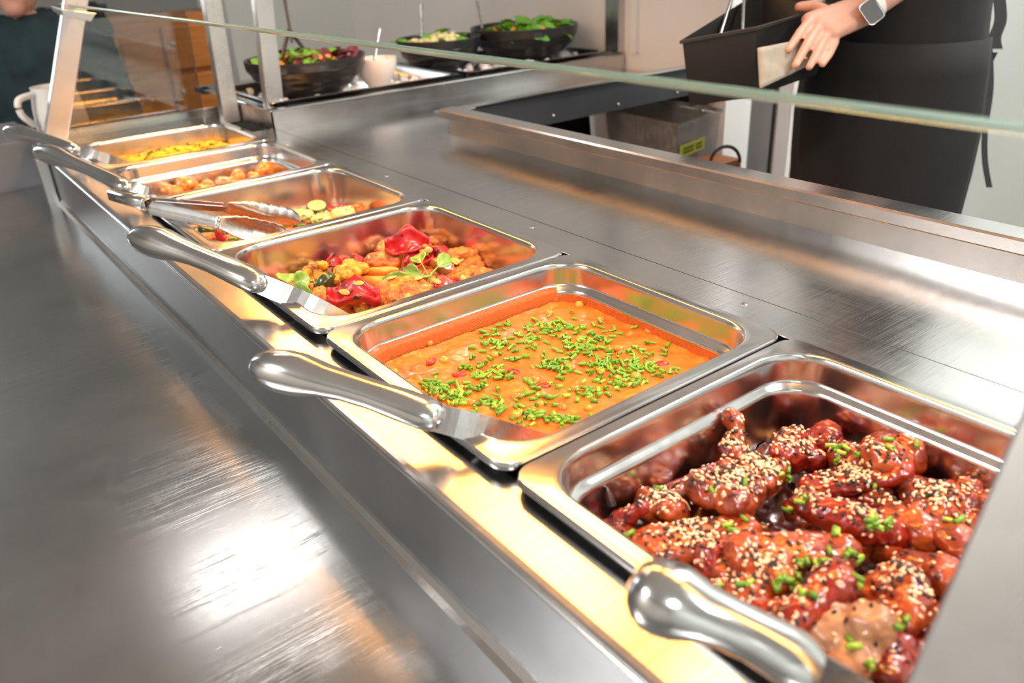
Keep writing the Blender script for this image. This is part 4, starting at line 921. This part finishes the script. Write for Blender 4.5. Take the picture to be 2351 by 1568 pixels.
bm = box(B(), 1.505, 1.52, 1.10, 1.62, -.9, -.03); box(bm, .70, 1.52, 1.60, 1.62, -.9, -.06); box(bm, .69, .71, 1.09, 1.62, -.9, -.03)
obj('under_back', bm, M['brown_in'], sc_, smooth=False)
bm = B(); ico(bm, (0, 0, 0), (.014, .012, .010), 1)
for v in bm.verts: v.co += Vector((random.uniform(-1, 1), random.uniform(-1, 1), random.uniform(-1, 1))) * .003
ICE = mesh_of(bm, M['ice'], 'ice_cube', False)
for k, (x0, x1) in enumerate(((.43, .965), (.985, 1.51))):
    t_ = thing('ice_tray', ['shallow steel tray of ice under the beetroot salad bowl', 'shallow steel tray of ice under the two far salad bowls'][k], 'tray', ((x0 + x1) / 2, 1.68, .0))
    R_ = [rrect(x0, x1, 1.485, 1.88, .012, .044), rrect(x0, x1, 1.485, 1.88, .012, .050), rrect(x0 + .008, x1 - .008, 1.493, 1.872, .03, .050), rrect(x0 + .012, x1 - .012, 1.497, 1.868, .03, .046), rrect(x0 + .016, x1 - .016, 1.50, 1.865, .03, .012)]
    obj('tray_body', loft(B(), R_, False, True), M['steel_pan'], t_, solid=.0008)
    for j in range(85):
        p = Vector((random.uniform(x0 + .03, x1 - .03), random.uniform(1.515, 1.85), random.uniform(.022, .036)))
        inst(ICE, 'ice_cube', 'clear ice lump in the %s iced tray' % ('left' if k == 0 else 'right'), 'ice', p, (random.uniform(0, 3),) * 3, random.uniform(.7, 1.2), 'ice lumps in the %s tray' % ('left' if k == 0 else 'right'))
def bowl(label, x, y, z0, z1, r, m_='bowl', ribs=True):
    t_ = thing('salad_bowl', label, 'bowl', (x, y, z0)); pr = [(r * .45, 0)]; H = z1 - z0; n = 22
    for k in range(1, n + 1):
        s = k / n; q = r * (.45 + .55 * math.sin(s * PI / 2) ** .9) + (.0018 * math.sin(s * 26) if ribs and .2 < s < .85 else 0); pr.append((q, H * s))
    pr += [(r * 1.0, H + .003), (r * .97, H + .003), (r * .95, H - .002)]
    for k in range(8): s = 1 - k / 8; pr.append((r * (.42 + .52 * math.sin(s * PI / 2) ** .9), H * s * .95 + .004))
    obj('bowl_shell', lathe(B(), pr, (x, y, z0), 56, True, True), M[m_], t_)
    return t_
bowl('large black ribbed bowl of beetroot and leaf salad', .61, 1.68, .022, .118, .155)
bowl('smaller black ribbed bowl of pale chopped salad', 1.055, 1.73, .022, .118, .125)
bowl('largest black ribbed bowl of green leaves, furthest right', 1.335, 1.68, .022, .128, .165)
bowl('small white bowl of yoghurt dressing beside the black bowl', .800, 1.655, .022, .094, .058, 'white', False)
ob = obj('yoghurt_dressing', surf(.748, .852, 1.603, 1.707, .051, .084, f=lambda x, y: .006 * fbm(x, y, 60, 3) + .008 * math.exp(-((x - .80) ** 2 + (y - 1.655) ** 2) / .0012), step=.004), M['cream']); tag(ob, 'white creamy yoghurt dressing in the small bowl', 'dressing', kind='stuff')
LEAFS = [recol(leaf_mesh(.05, .018, .4, .35), k) for k in ('leaf', 'beet', 'leaf')]
BIT = lump(51, M['carrot'], .011, .009, .007, .0008); SL = lump(52, M['slaw'], .012, .010, .008, .002)
def salad(x, y, z, r, n, mix, lab, gp):
    for k in range(n):
        a = random.uniform(0, 2 * PI); q = r * math.sqrt(random.random()); me_, nm, ct_ = random.choice(mix); hz = z + .018 * (1 - (q / r) ** 2) + random.uniform(-.004, .008)
        inst(me_, nm, '%s in the %s' % ({'salad_leaf': 'green salad leaf', 'beetroot_leaf': 'dark purple salad leaf', 'carrot_bit': 'orange carrot bit', 'grain_clump': 'pale chopped salad clump'}[nm], lab), ct_, (x + q * math.cos(a), y + q * math.sin(a), hz), (random.uniform(-.7, .7), random.uniform(-.8, .3), random.uniform(0, 2 * PI)), random.uniform(.8, 1.2), '%s in the %s' % (ct_, gp))
gl_, bl_, cr_, sl_ = (LEAFS[0], 'salad_leaf', 'salad leaf'), (LEAFS[1], 'beetroot_leaf', 'purple leaf'), (BIT, 'carrot_bit', 'carrot bit'), (SL, 'grain_clump', 'salad clump')
salad(.61, 1.68, .098, .125, 110, [gl_, gl_, bl_, bl_, cr_], 'left black salad bowl', 'left bowl')
salad(1.055, 1.73, .100, .085, 60, [sl_, sl_, sl_, gl_], 'middle black salad bowl', 'middle bowl')
salad(1.325, 1.66, .116, .115, 90, [gl_, gl_, gl_, cr_], 'far right black salad bowl', 'right bowl')
def server(lab, a, b_, m_='satin', fork=False):
    a, b_ = Vector(a), Vector(b_); t_ = thing('salad_server', lab, 'salad server', b_)
    obj('handle', sweep(B(), [a, a.lerp(b_, .5), b_], [.006, .0035, .004], [.002] * 3, n=10), M[m_], t_)
    bm = B(); ico(bm, b_ + (b_ - a).normalized() * .02, (.012, .018, .004), 2); obj('scoop', bm, M[m_], t_)
server('steel spoon handle sticking out of the white dressing bowl', (.845, 1.70, .165), (.800, 1.66, .092))
server('steel spoon leaning in the middle salad bowl', (1.05, 1.80, .21), (1.00, 1.73, .125))
server('steel spoon leaning at the left of the right salad bowl', (1.27, 1.83, .20), (1.22, 1.74, .13))
server('dark salad tongs standing in the left bowl', (.600, 1.73, .30), (.59, 1.70, .155), 'bowl')
for s in (-1, 1):
    pass
bm = B()
for s in (-1, 1): sweep(bm, [(.600, 1.73, .185), (.600 + s * .02, 1.725, .15), (.600 + s * .038, 1.715, .118)], [.005] * 3, n=8)
ob = obj('tong_hook', bm, M['bowl']); tag(ob, 'forked dark utensil base standing in the left salad bowl', 'utensil')

# ------------------------------------------------------------------ things beyond the end of the counter
jg = thing('white_jug', 'white plastic jug with a handle behind the far left post', 'jug', (.06, 1.95, -.002))
jb = PZ(150, 322, 0); jx, jy = .045, 1.93
R_ = [(.060, 0), (.062, .004), (.058, .05), (.050, .095), (.051, .10), (.048, .10), (.046, .06), (.050, .006)]
obj('jug_body', lathe(B(), [(a, z) for a, z in R_], (jx, jy, -.002), 32, True, True), M['white'], jg)
hp = spl([(jx - .048, jy - .02, .085), (jx - .085, jy - .035, .078), (jx - .088, jy - .036, .045), (jx - .066, jy - .028, .015)], 6)
obj('jug_handle', sweep(B(), hp, [.008] * len(hp), n=12), M['white'], jg)
ss = thing('side_station', 'low dark grey cabinet beyond the far end of the counter', 'cabinet', (-.2, 2.2, -.9))
obj('cabinet_body', box(B(), -.75, -.03, 1.875, 2.20, -.9, -.012), M['grey'], ss, smooth=False, bevel=.004)
obj('jug_shelf', box(B(), -.03, .14, 1.875, 2.02, -.05, -.003), M['dark_metal'], ss, smooth=False, bevel=.002)

wc = thing('wooden_cabinet', 'orange wooden cabinet with doors and drawers beyond the counter', 'cabinet', (.86, 4.2, -.9))
wx0, wx1 = .66, 1.30
obj('carcass', box(B(), wx0, wx1, 4.2, 4.7, -.9, .10), M['wood'], wc, smooth=False)
obj('side_board', box(B(), wx0 - .03, wx0 + .05, 4.17, 4.72, -.9, .02), M['wood_l'], wc, smooth=False)
obj('cabinet_door', box(B(), wx0 + .06, wx0 + .25, 4.18, 4.2, -.86, .0), M['wood'], wc, smooth=False, bevel=.004)
for k in range(3):
    d_ = obj('drawer', box(B(), wx0 + .27, wx1 - .02, 4.18, 4.2, -.16 - k * .24, .05 - k * .24), M['wood'], wc, smooth=False, bevel=.004)
    bm = B(); ico(bm, (wx0 + .31, 4.17, -.03 - k * .24), .012, 2); obj('knob', bm, M['steel_post'], d_)
# things standing between counter end and wooden cabinet
ch = thing('hanging_jackets', 'dark navy jackets hanging left of the wooden cabinet', 'jackets', (.45, 4.0, -.9))
for k, (x, m_) in enumerate(((.40, 'cloth_black'), (.50, 'jeans'), (.60, 'cloth_black'))):
    bm = B(); ico(bm, (x, 4.0, -.16), (.07, .10, .30), 3); ico(bm, (x, 4.0, .1), (.06, .09, .10), 3)
    obj('jacket', fuse(bm, .015, 3, .015, 12, k), M[m_], ch)
obj('hanging_rail', sweep(B(), [(.33, 4.0, .18), (.66, 4.0, .18)], [.012] * 2, n=10), M['dark_metal'], ch)
obj('rail_upright', box(B(), .33, .35, 3.99, 4.01, -.9, .18), M['dark_metal'], ch, smooth=False)
fr = thing('tall_fridge', 'tall grey steel cabinet right of the wooden one', 'fridge', (1.5, 4.3, -.9))
obj('fridge_body', box(B(), 1.33, 2.0, 4.2, 4.8, -.9, .95), M['wall_w'], fr, smooth=False, bevel=.01)
obj('fridge_door', box(B(), 1.34, 1.99, 4.17, 4.2, -.85, .93), M['wall'], fr, smooth=False, bevel=.01)

# under the salad counter: clear plastic box with a yellow sticker
pb = thing('plastic_box', 'clear plastic storage box with a yellow sticker under the salad counter', 'storage box', (1.20, 1.17, -.36))
bx = PD(1555, 330, 1.95)
cA, cB, cC = PD(1390, 292, 2.1), PD(1560, 285, 1.88), PD(1660, 258, 2.02)
u1 = (cA - cB); u2 = (cC - cB); u1.z = u2.z = 0
top = cB.z; base = top - .22
def pbx(a, c, z, ins=0): 
    q = cB + u1 * a + u2 * c; m0 = cB + u1 * .5 + u2 * .5; q = q.lerp(m0, ins); return (q.x, q.y, z)
u1 = u1.normalized() * .34; u2 = u2.normalized() * max(u2.length, .16)
bm = B(); loft(bm, [[pbx(a, c, z, i_) for a, c in ((0, 0), (1, 0), (1, 1), (0, 1))] for z, i_ in ((base, .12), (top - .012, .03), (top - .010, 0), (top, 0))], True, False)
pb.location = Vector(pbx(.5, .5, base)); obj('box_body', bm, M['clear'], pb, smooth=False)
st_ = B(); f0, f1 = Vector(pbx(0, .05, 0, .05)), Vector(pbx(0, .62, 0, .05))
off = (Vector(pbx(0, .5, 0)) - Vector(pbx(.5, .5, 0))).normalized() * .006
zt_ = top - .055
hexa(st_, [(f0 + off) + Vector((0, 0, zt_ - .028)), (f1 + off) + Vector((0, 0, zt_ - .028)), (f1 + off * .6) + Vector((0, 0, zt_ - .028)), (f0 + off * .6) + Vector((0, 0, zt_ - .028))], [(f0 + off) + Vector((0, 0, zt_)), (f1 + off) + Vector((0, 0, zt_)), (f1 + off * .6) + Vector((0, 0, zt_)), (f0 + off * .6) + Vector((0, 0, zt_))])
sk = obj('sticker', st_, M['label_y'], pb, smooth=False)
bm = B(); n_ = 9
for k in range(n_):
    if k == 5: continue
    a = f0.lerp(f1, .12 + .78 * k / n_) + off * 1.15; b_ = f0.lerp(f1, .12 + .78 * (k + .7) / n_) + off * 1.15
    for zz_ in ((.007, .010), (.018, .021)):
        hexa(bm, [a + Vector((0, 0, zt_ - .028 + zz_[0])), b_ + Vector((0, 0, zt_ - .028 + zz_[0])), b_ - off * .1 + Vector((0, 0, zt_ - .028 + zz_[0])), a - off * .1 + Vector((0, 0, zt_ - .028 + zz_[0]))], [a + Vector((0, 0, zt_ - .028 + zz_[1])), b_ + Vector((0, 0, zt_ - .028 + zz_[1])), b_ - off * .1 + Vector((0, 0, zt_ - .028 + zz_[1])), a - off * .1 + Vector((0, 0, zt_ - .028 + zz_[1]))])
    c2 = a.lerp(b_, .3)
    hexa(bm, [a + Vector((0, 0, zt_ - .021)), c2 + Vector((0, 0, zt_ - .021)), c2 - off * .1 + Vector((0, 0, zt_ - .021)), a - off * .1 + Vector((0, 0, zt_ - .021))], [a + Vector((0, 0, zt_ - .007)), c2 + Vector((0, 0, zt_ - .007)), c2 - off * .1 + Vector((0, 0, zt_ - .007)), a - off * .1 + Vector((0, 0, zt_ - .007))])
obj('handwriting', bm, M['ink'], sk, smooth=False, label='blurred handwritten word in black')
stn = thing('low_shelf_unit', 'brown low shelf holding the plastic box', 'shelf', (pb.location.x, pb.location.y, -.9))
obj('shelf_board', box(B(), pb.location.x - .3, 1.52, pb.location.y - .13, 1.5, base - .022, base - .002), M['brown_in'], stn, smooth=False)
obj('shelf_leg', box(B(), pb.location.x - .29, pb.location.x - .25, pb.location.y - .12, pb.location.y - .08, -.9, base - .022), M['brown_in'], stn, smooth=False)
bm = B(); q = PD(1665, 365, 1.93); ring = [q + Vector((.03 * math.cos(a), -.02 * math.cos(a), .04 * math.sin(a) - .01)) for a in [PI * k / 12 for k in range(13)]]
sweep(bm, ring, [.004] * 13, n=8)
tag(obj('black_cable', bm, M['black'], loc=tuple(q)), 'black looped cable beside the plastic box', 'cable')
q = PD(1640, 378, 1.97)
tag(obj('orange_carton', box(B(), q.x - .05, q.x + .05, q.y - .04, q.y + .04, q.z - .16, q.z + .012), M['wood'], smooth=False), 'small orange carton under the looped cable', 'carton')

# steel cupboard and doorway right of the partition
cp = thing('steel_cupboard', 'dark grey steel cupboard with a black gap behind the staff member', 'cupboard', (1.75, 1.05, -.9))
a, b_, c, d, e = [PD(x, 300, 2.35) for x in (1722, 1768, 1780, 1812, 1822)]
def slab(p, q, dep, z0, z1):
    n = Vector((-(q - p).y, (q - p).x, 0)).normalized() * dep
    if n.dot(FW) < 0: n = -n
    return hexa(B(), [(p.x, p.y, z0), (q.x, q.y, z0), (q.x + n.x, q.y + n.y, z0), (p.x + n.x, p.y + n.y, z0)], [(p.x, p.y, z1), (q.x, q.y, z1), (q.x + n.x, q.y + n.y, z1), (p.x + n.x, p.y + n.y, z1)])
cp.location = (c.x, c.y, -.9)
obj('dark_door', slab(a, b_, .05, -.9, .9), plain('mid_grey_steel', (.16, .15, .15), .5), cp, smooth=False)
obj('shadow_gap', slab(b_ + FW * .05, c + FW * .05, .02, -.9, .9), M['black'], cp, smooth=False)
obj('steel_frame', slab(c, d, .05, -.9, .9), plain('light_grey_frame', (.42, .38, .37), .45), cp, smooth=False, bevel=.003)
obj('white_frame', slab(d, e, .05, -.9, .9), M['wall_w'], cp, smooth=False)
gb = thing('green_pot_plant', 'green leafy bunch in clear wrapping behind the staff member', 'plant', (0, 0, 0))
q = PD(1850, 350, 2.6); gb.location = q; bm = B()
for k in range(30): 
    ico(bm, q + Vector((random.gauss(0, .03), random.gauss(0, .03), random.uniform(-.14, .02))), (.010, .025, .04), 2, Euler((random.uniform(-.6, .6), random.uniform(-.6, .6), random.uniform(0, 3))).to_matrix().to_4x4())
obj('leaves', bm, M['green'], gb)
obj('wrapping', lathe(B(), [(.03, -.16), (.05, -.05), (.075, .10), (.07, .11)], q, 18, True, False), M['clear'], gb)
obj('stand', box(B(), q.x - .06, q.x + .06, q.y - .06, q.y + .06, -.9, q.z - .16), M['wall_w'], gb, smooth=False)

# ------------------------------------------------------------------ people
def body(bmfun, voxel, m_, par, name='body', smooth=4): return obj(name, fuse(bmfun, voxel, smooth), m_, par)
# --- staff member in black
P0 = Vector((1.395, .505, 0)); F = Vector((-.78, .62, 0)).normalized(); Lf = Vector((-F.y, F.x, 0)); 
if Lf.dot(Vector((-1, -1, 0))) < 0: Lf = -Lf
def pp(f, l, z): return P0 + F * f + Lf * l + Vector((0, 0, z))
stf = thing('person', 'person in black apron and black clothes holding a black container', 'person', (P0.x, P0.y, -.9))
wr = PD(1985, 22, 1.47); kn = PD(1885, 62, 1.455)
el = PD(2270, -190, 1.50); sh = pp(0, .17, .50)
bm = B()
for s in (1, -1):
    capsule(bm, pp(0, s * .09, -.02), pp(.01, s * .09, -.42), .080, .058); capsule(bm, pp(.01, s * .09, -.42), pp(-.01, s * .09, -.82), .056, .040); capsule(bm, pp(-.01, s * .09, -.86), pp(.13, s * .10, -.875), .036, .028)
capsule(bm, pp(0, 0, .02), pp(0, 0, .32), .135, .12, .8, F); capsule(bm, pp(0, .10, .44), pp(0, -.10, .44), .085, .085); capsule(bm, pp(0, 0, .25), pp(0, 0, .42), .125, .13)
capsule(bm, pp(0, 0, .50), pp(.02, 0, .60), .052, .050); ico(bm, pp(.035, 0, .715), (.078, .078, .105), 3); capsule(bm, pp(.06, 0, .66), pp(.075, 0, .635), .045, .035)
capsule(bm, sh, el, .052, .040); capsule(bm, el, wr, .040, .026)
shr = pp(0, -.17, .50); elr = pp(.05, -.23, .22); wrr = PD(1900, -60, 1.85); capsule(bm, shr, elr, .052, .040); capsule(bm, elr, wrr, .040, .027)
# hand: palm, four bent fingers, thumb
pal0 = wr.lerp(kn, .15); sdir = (PD(1935, 92, 1.45) - PD(1862, 50, 1.47)).normalized()
for k, (o_, r_) in enumerate(((-.026, .0135), (-.009, .0145), (.009, .014), (.025, .0125))): capsule(bm, wr + sdir * o_ * .5, kn + sdir * o_, .019, r_)
fing = [((1866, 40, 1.462), (1836, 76, 1.440), (1810, 114, 1.428)), ((1880, 60, 1.455), (1852, 104, 1.424), (1826, 150, 1.412)), ((1897, 80, 1.450), (1878, 118, 1.420), (1858, 154, 1.410)), ((1916, 96, 1.450), (1904, 124, 1.424), (1888, 148, 1.414))]
fr_ = [.0084, .0086, .0082, .0074]
for (a, b_, c), r_ in zip(fing, fr_):
    a, b_, c = PD(*a), PD(*b_), PD(*c); capsule(bm, a, b_, r_ * 1.15, r_); capsule(bm, b_, c, r_, r_ * .82)
th = [PD(1900, 32, 1.48), PD(1868, 14, 1.50), PD(1835, 16, 1.505)]; capsule(bm, th[0], th[1], .014, .0115); capsule(bm, th[1], th[2], .0115, .009)
# right hand around the far end of the container
capsule(bm, wrr, wrr + Vector((-.05, .05, -.02)), .026, .022, .6)
for k in range(4):
    a = wrr + Vector((-.05 - .004 * k, .05 + .016 * (k - 1.5), -.02)); capsule(bm, a, a + Vector((-.03, .02, -.02)), .010, .009); capsule(bm, a + Vector((-.03, .02, -.02)), a + Vector((-.045, .02, -.05)), .009, .008)
a = wrr + Vector((-.01, .0, 0)); capsule(bm, a, a + Vector((-.04, -.02, .01)), .013, .010)
# face
for s in (1, -1): ico(bm, pp(.03, s * .08, .71), (.012, .012, .028), 2)
capsule(bm, pp(.105, 0, .735), pp(.125, 0, .70), .010, .014)
body(bm, .0034, M['skin'], stf, smooth=2)
def ring(cf, cl, z, a, b_, n=28, wob=0): 
    return [pp(cf + a * math.cos(2 * PI * k / n) + wob * math.sin(5 * 2 * PI * k / n + z * 9), cl + b_ * math.sin(2 * PI * k / n), z) for k in range(n)]
bm = B()
loft(bm, [ring(.0, s_c * .088, z, a, b_, 24, .004) for z, a, b_, s_c in ((-.84, .075, .07, 1), (-.6, .085, .078, 1), (-.42, .092, .083, 1), (-.2, .115, .092, 1), (-.02, .135, .10, 1), (.02, .12, .09, 1))])
loft(bm, [ring(.0, s_c * .088, z, a, b_, 24, .004) for z, a, b_, s_c in ((-.84, .075, .07, -1), (-.6, .085, .078, -1), (-.42, .092, .083, -1), (-.2, .115, .092, -1), (-.02, .135, .10, -1), (.02, .12, .09, -1))])
loft(bm, [ring(0, 0, z, a, b_) for z, a, b_ in ((-.08, .14, .185), (.0, .158, .19), (.08, .150, .18), (.14, .14, .17))])
obj('trousers', fuse(bm, .009, 4), M['cloth_black'], stf)
bm = B(); loft(bm, [ring(0, 0, z, a, b_) for z, a, b_ in ((.05, .163, .195), (.14, .155, .185), (.26, .145, .18), (.40, .14, .20), (.50, .12, .19), (.545, .07, .08))])
capsule(bm, sh, sh.lerp(el, .62), .068, .064); capsule(bm, shr, shr.lerp(elr, .62), .068, .064)
obj('black_shirt', fuse(bm, .009, 4), M['cloth_black'], stf)
# apron: open wrap round front and sides, hem at mid thigh
bm = B(); rows = []; NA = 40
for z, a, b_ in ((-.47, .150, .205), (-.40, .152, .205), (-.30, .158, .205), (-.2, .168, .205), (-.1, .176, .206), (0, .180, .206), (.1, .174, .200), (.16, .168, .196)):
    rows.append([bm.verts.new(pp(.004 + (a + .006 * math.sin(9 * t_ + z * 6)) * math.cos(t_), b_ * math.sin(t_), z)) for t_ in [(-2.35 + 4.7 * k / NA) for k in range(NA + 1)]])
for r0_, r1_ in zip(rows, rows[1:]):
    for k in range(NA): bm.faces.new((r0_[k], r0_[k + 1], r1_[k + 1], r1_[k]))
obj('apron', bm, M['cloth_apron'], stf, solid=.003)
bm = B(); loft(bm, [ring(.03, 0, z, a, b_, 24) for z, a, b_ in ((.70, .09, .085), (.76, .098, .092), (.81, .085, .08), (.84, .05, .05))]); ico(bm, pp(-.06, 0, .72), (.05, .06, .06), 2)
obj('hair', fuse(bm, .008, 3, .003, 60), M['hair'], stf)
for s in (1, -1):
    bm = B(); ico(bm, pp(.105, s * .030, .73), .011, 2); obj('eye', bm, M['white'], stf)
    bm = B(); ico(bm, pp(.115, s * .030, .73), .005, 2); obj('pupil', bm, M['ink'], stf)
bm = B(); ico(bm, pp(.108, 0, .668), (.010, .022, .006), 2); obj('mouth', bm, M['lips'], stf)
# apron strings at the back
def ribbon(pts, wd, par, name, m_):
    pts = spl(pts, 8); bm = B(); side = RT; rings = [[p + side * wd * q + FW * th_ for q, th_ in ((-1, .0), (1, .0), (1, .0015), (-1, .0015))] for p in pts]
    return obj(name, loft(bm, rings), m_, par)
ribbon([PD(2272, 100, 1.62), PD(2275, 200, 1.62), PD(2262, 300, 1.62), PD(2262, 370, 1.62), PD(2272, 430, 1.62)], .0058, stf, 'apron_string', M['cloth_black'])
ribbon([PD(2285, 120, 1.64), PD(2250, 190, 1.64), PD(2225, 245, 1.64), PD(2210, 275, 1.64)], .0055, stf, 'apron_string', M['cloth_black'])
ribbon([PD(2290, -40, 1.63), PD(2298, 40, 1.63), PD(2285, 85, 1.63), PD(2288, 112, 1.63)], .0125, stf, 'apron_bow', M['cloth_black'])
# watch
wt = PD(2002, 26, 1.432); fdir = (wr - el).normalized(); s2, u2_ = frame(fdir); bm = B()
rg = [wr + (el - wr).normalized() * .012 + s2 * .0295 * math.cos(a) + u2_ * .0295 * math.sin(a) for a in [2 * PI * k / 28 for k in range(29)]]
sweep(bm, rg, [.0015] * 29, [.010] * 29, n=8, hint=fdir, cap=False); wb_ = obj('watch_strap', bm, M['wall_w'], stf, label='pale grey woven strap')
vz = (CAM - wt).normalized(); xw = fdir; yw = vz.cross(xw).normalized(); bm = B()
c0 = wt - vz * .004
loft(bm, [[c0 + xw * x * k_ + yw * y * k_ + vz * z for x, y, _ in rrect(-.019, .019, -.022, .022, .008, 0, 4)] for k_, z in ((.9, -.006), (1, -.003), (1, .003), (.94, .006))])
obj('watch_case', bm, M['polish'], stf); bm = B()
loft(bm, [[c0 + xw * x + yw * y + vz * z for x, y, _ in rrect(-.0165, .0165, -.0195, .0195, .007, 0, 4)] for z in (.005, .0068)])
obj('watch_face', bm, M['black'], stf, label='black square screen')
# container held by the staff member
N_, A_, B_, D_ = PD(1738, 62, 1.43), PD(1567, 93, 1.50), PD(1915, 12, 1.56), PD(1752, -22, 1.66)
dn = Vector((0, 0, -.128)); cen = (N_ + A_ + B_ + D_) / 4
kb = thing('black_container', 'deep black rectangular container tilted in the person\'s hands', 'container', cen + dn)
def insp(p, k): return p.lerp(cen, k)
bm = B(); V = [N_, B_, D_, A_]
loft(bm, [[insp(p, .02) + Vector((0, 0, -.004)) for p in V], [insp(p, -.03) + Vector((0, 0, -.004)) for p in V], [insp(p, -.03) for p in V], [insp(p, 0) for p in V], [insp(p, .14) + dn * .97 for p in V]], False, True)
o_ = obj('container_body', bm, M['black'], kb, smooth=False, solid=.003, bevel=.003)
cl_ = thing('beige_cloth', 'beige folded cloth between the person\'s hand and the black container', 'cloth', PD(1810, 150, 1.42))
bm = B(); q = [PD(1738, 112, 1.405), PD(1890, 82, 1.475), PD(1893, 134, 1.475), PD(1744, 205, 1.405)]; g = []
for i in range(13):
    g.append([bm.verts.new(q[0].lerp(q[1], i / 12).lerp(q[3].lerp(q[2], i / 12), j / 8) - FW * (.003 + .003 * noise.noise(Vector((i * .5, j * .5, 3))))) for j in range(9)])
for i in range(12):
    for j in range(8): bm.faces.new((g[i][j], g[i + 1][j], g[i + 1][j + 1], g[i][j + 1]))
obj('cloth_sheet', bm, M['paper'], cl_, solid=.003)
for k, (a, b_) in enumerate((((1655, 76), (1682, -10)), ((1705, 70), (1709, -10)))):
    p0_, p1_ = PD(*a, 1.56), PD(*b_, 1.60)
    tag(obj('utensil_handle', sweep(B(), [p0_.lerp(p1_, -.8), p0_, p1_, p0_.lerp(p1_, 1.6)], [.0035] * 4, n=10), M['satin'], loc=tuple(p0_)), ['slanted thin steel utensil rod in the black container', 'upright thin steel utensil rod in the black container'][k], 'utensil')

# --- seated customer at the far left
C0 = PD(92, 160, 2.75); C0 = Vector((C0.x, C0.y, 0)); CF = Vector((-.35, -.94, 0)).normalized(); CL = Vector((CF.y, -CF.x, 0))
def cpn(f, l, z): return C0 + CF * f + CL * l + Vector((0, 0, z))
cu_ = thing('person', 'person in dark teal t-shirt at the left edge, seen from chin to waist', 'person', (C0.x, C0.y, -.9))
chz = .232
bm = B()
capsule(bm, cpn(0, 0, -.42), cpn(0, 0, -.05), .13, .13, .8); capsule(bm, cpn(0, .12, .09), cpn(0, -.12, .09), .085, .085)
capsule(bm, cpn(0, 0, .08), cpn(.03, 0, .20), .055, .055); ico(bm, cpn(.05, 0, chz + .10), (.078, .08, .112), 3); capsule(bm, cpn(.10, 0, chz + .035), cpn(.105, 0, chz + .02), .04, .034)
for s in (1, -1):
    capsule(bm, cpn(0, s * .18, .05), cpn(.02, s * .23, -.22), .052, .042); capsule(bm, cpn(.02, s * .23, -.22), cpn(.22, s * .16, -.30), .040, .028)
    capsule(bm, cpn(.22, s * .16, -.30), cpn(.30, s * .14, -.31), .028, .030, .6)
    for k in range(4): capsule(bm, cpn(.30, s * .14 + (k - 1.5) * .018, -.31), cpn(.36, s * .13 + (k - 1.5) * .018, -.325), .0095, .008)
    capsule(bm, cpn(.25, s * .12, -.305), cpn(.30, s * .085, -.31), .012, .010)
    capsule(bm, cpn(0, s * .09, -.45), cpn(.40, s * .10, -.46), .085, .06); capsule(bm, cpn(.40, s * .10, -.46), cpn(.42, s * .10, -.84), .055, .042); capsule(bm, cpn(.42, s * .10, -.87), cpn(.55, s * .10, -.875), .035, .027)
    ico(bm, cpn(.04, s * .08, chz + .10), (.012, .012, .028), 2)
capsule(bm, cpn(.125, 0, chz + .115), cpn(.143, 0, chz + .085), .010, .014)
body(bm, .006, M['skin'], cu_)
bm = B()
def cring(z, a, b_, n=28, f=0): return [cpn(f + a * math.cos(2 * PI * k / n) + .006 * math.sin(4 * 2 * PI * k / n + z * 14), b_ * math.sin(2 * PI * k / n), z) for k in range(n)]
loft(bm, [cring(z, a, b_) for z, a, b_ in ((-.46, .16, .20), (-.3, .155, .195), (-.1, .15, .20), (.06, .14, .22), (.15, .12, .19), (.21, .095, .10), (.225, .08, .085))])
for s in (1, -1): capsule(bm, cpn(0, s * .18, .09), cpn(.015, s * .22, -.12), .075, .068)
obj('teal_shirt', fuse(bm, .010, 3, .010, 14), M['cloth_teal'], cu_)
bm = B()
for s in (1, -1): capsule(bm, cpn(0, s * .09, -.45), cpn(.40, s * .10, -.46), .10, .075); capsule(bm, cpn(.40, s * .10, -.46), cpn(.42, s * .10, -.82), .07, .06)
obj('dark_trousers', fuse(bm, .012, 3), M['cloth_black'], cu_)
bm = B(); ico(bm, cpn(.02, 0, chz + .155), (.09, .092, .09), 3); obj('hair', fuse(bm, .008, 2, .004, 60), M['hair'], cu_)
bm = B(); ico(bm, cpn(.138, 0, chz + .05), (.008, .024, .007), 2); obj('mouth', bm, M['lips'], cu_)
for s in (1, -1):
    bm = B(); ico(bm, cpn(.118, s * .030, chz + .115), .011, 2); e_ = obj('eye', bm, M['white'], cu_); bm = B(); ico(bm, cpn(.1275, s * .030, chz + .115), .0055, 2); obj('pupil', bm, M['ink'], cu_)
st2 = thing('stool', 'dark stool under the teal-shirted person', 'stool', (C0.x, C0.y, -.9))
obj('seat', lathe(B(), [(.17, -.60), (.18, -.59), (.18, -.575), (.17, -.57)], (C0.x, C0.y, 0), 28, True, True), M['black'], st2)
for k in range(4):
    a = PI / 4 + k * PI / 2; obj('leg', sweep(B(), [(C0.x + .12 * math.cos(a), C0.y + .12 * math.sin(a), -.60), (C0.x + .17 * math.cos(a), C0.y + .17 * math.sin(a), -.9)], [.012] * 2, n=8), M['dark_metal'], st2)
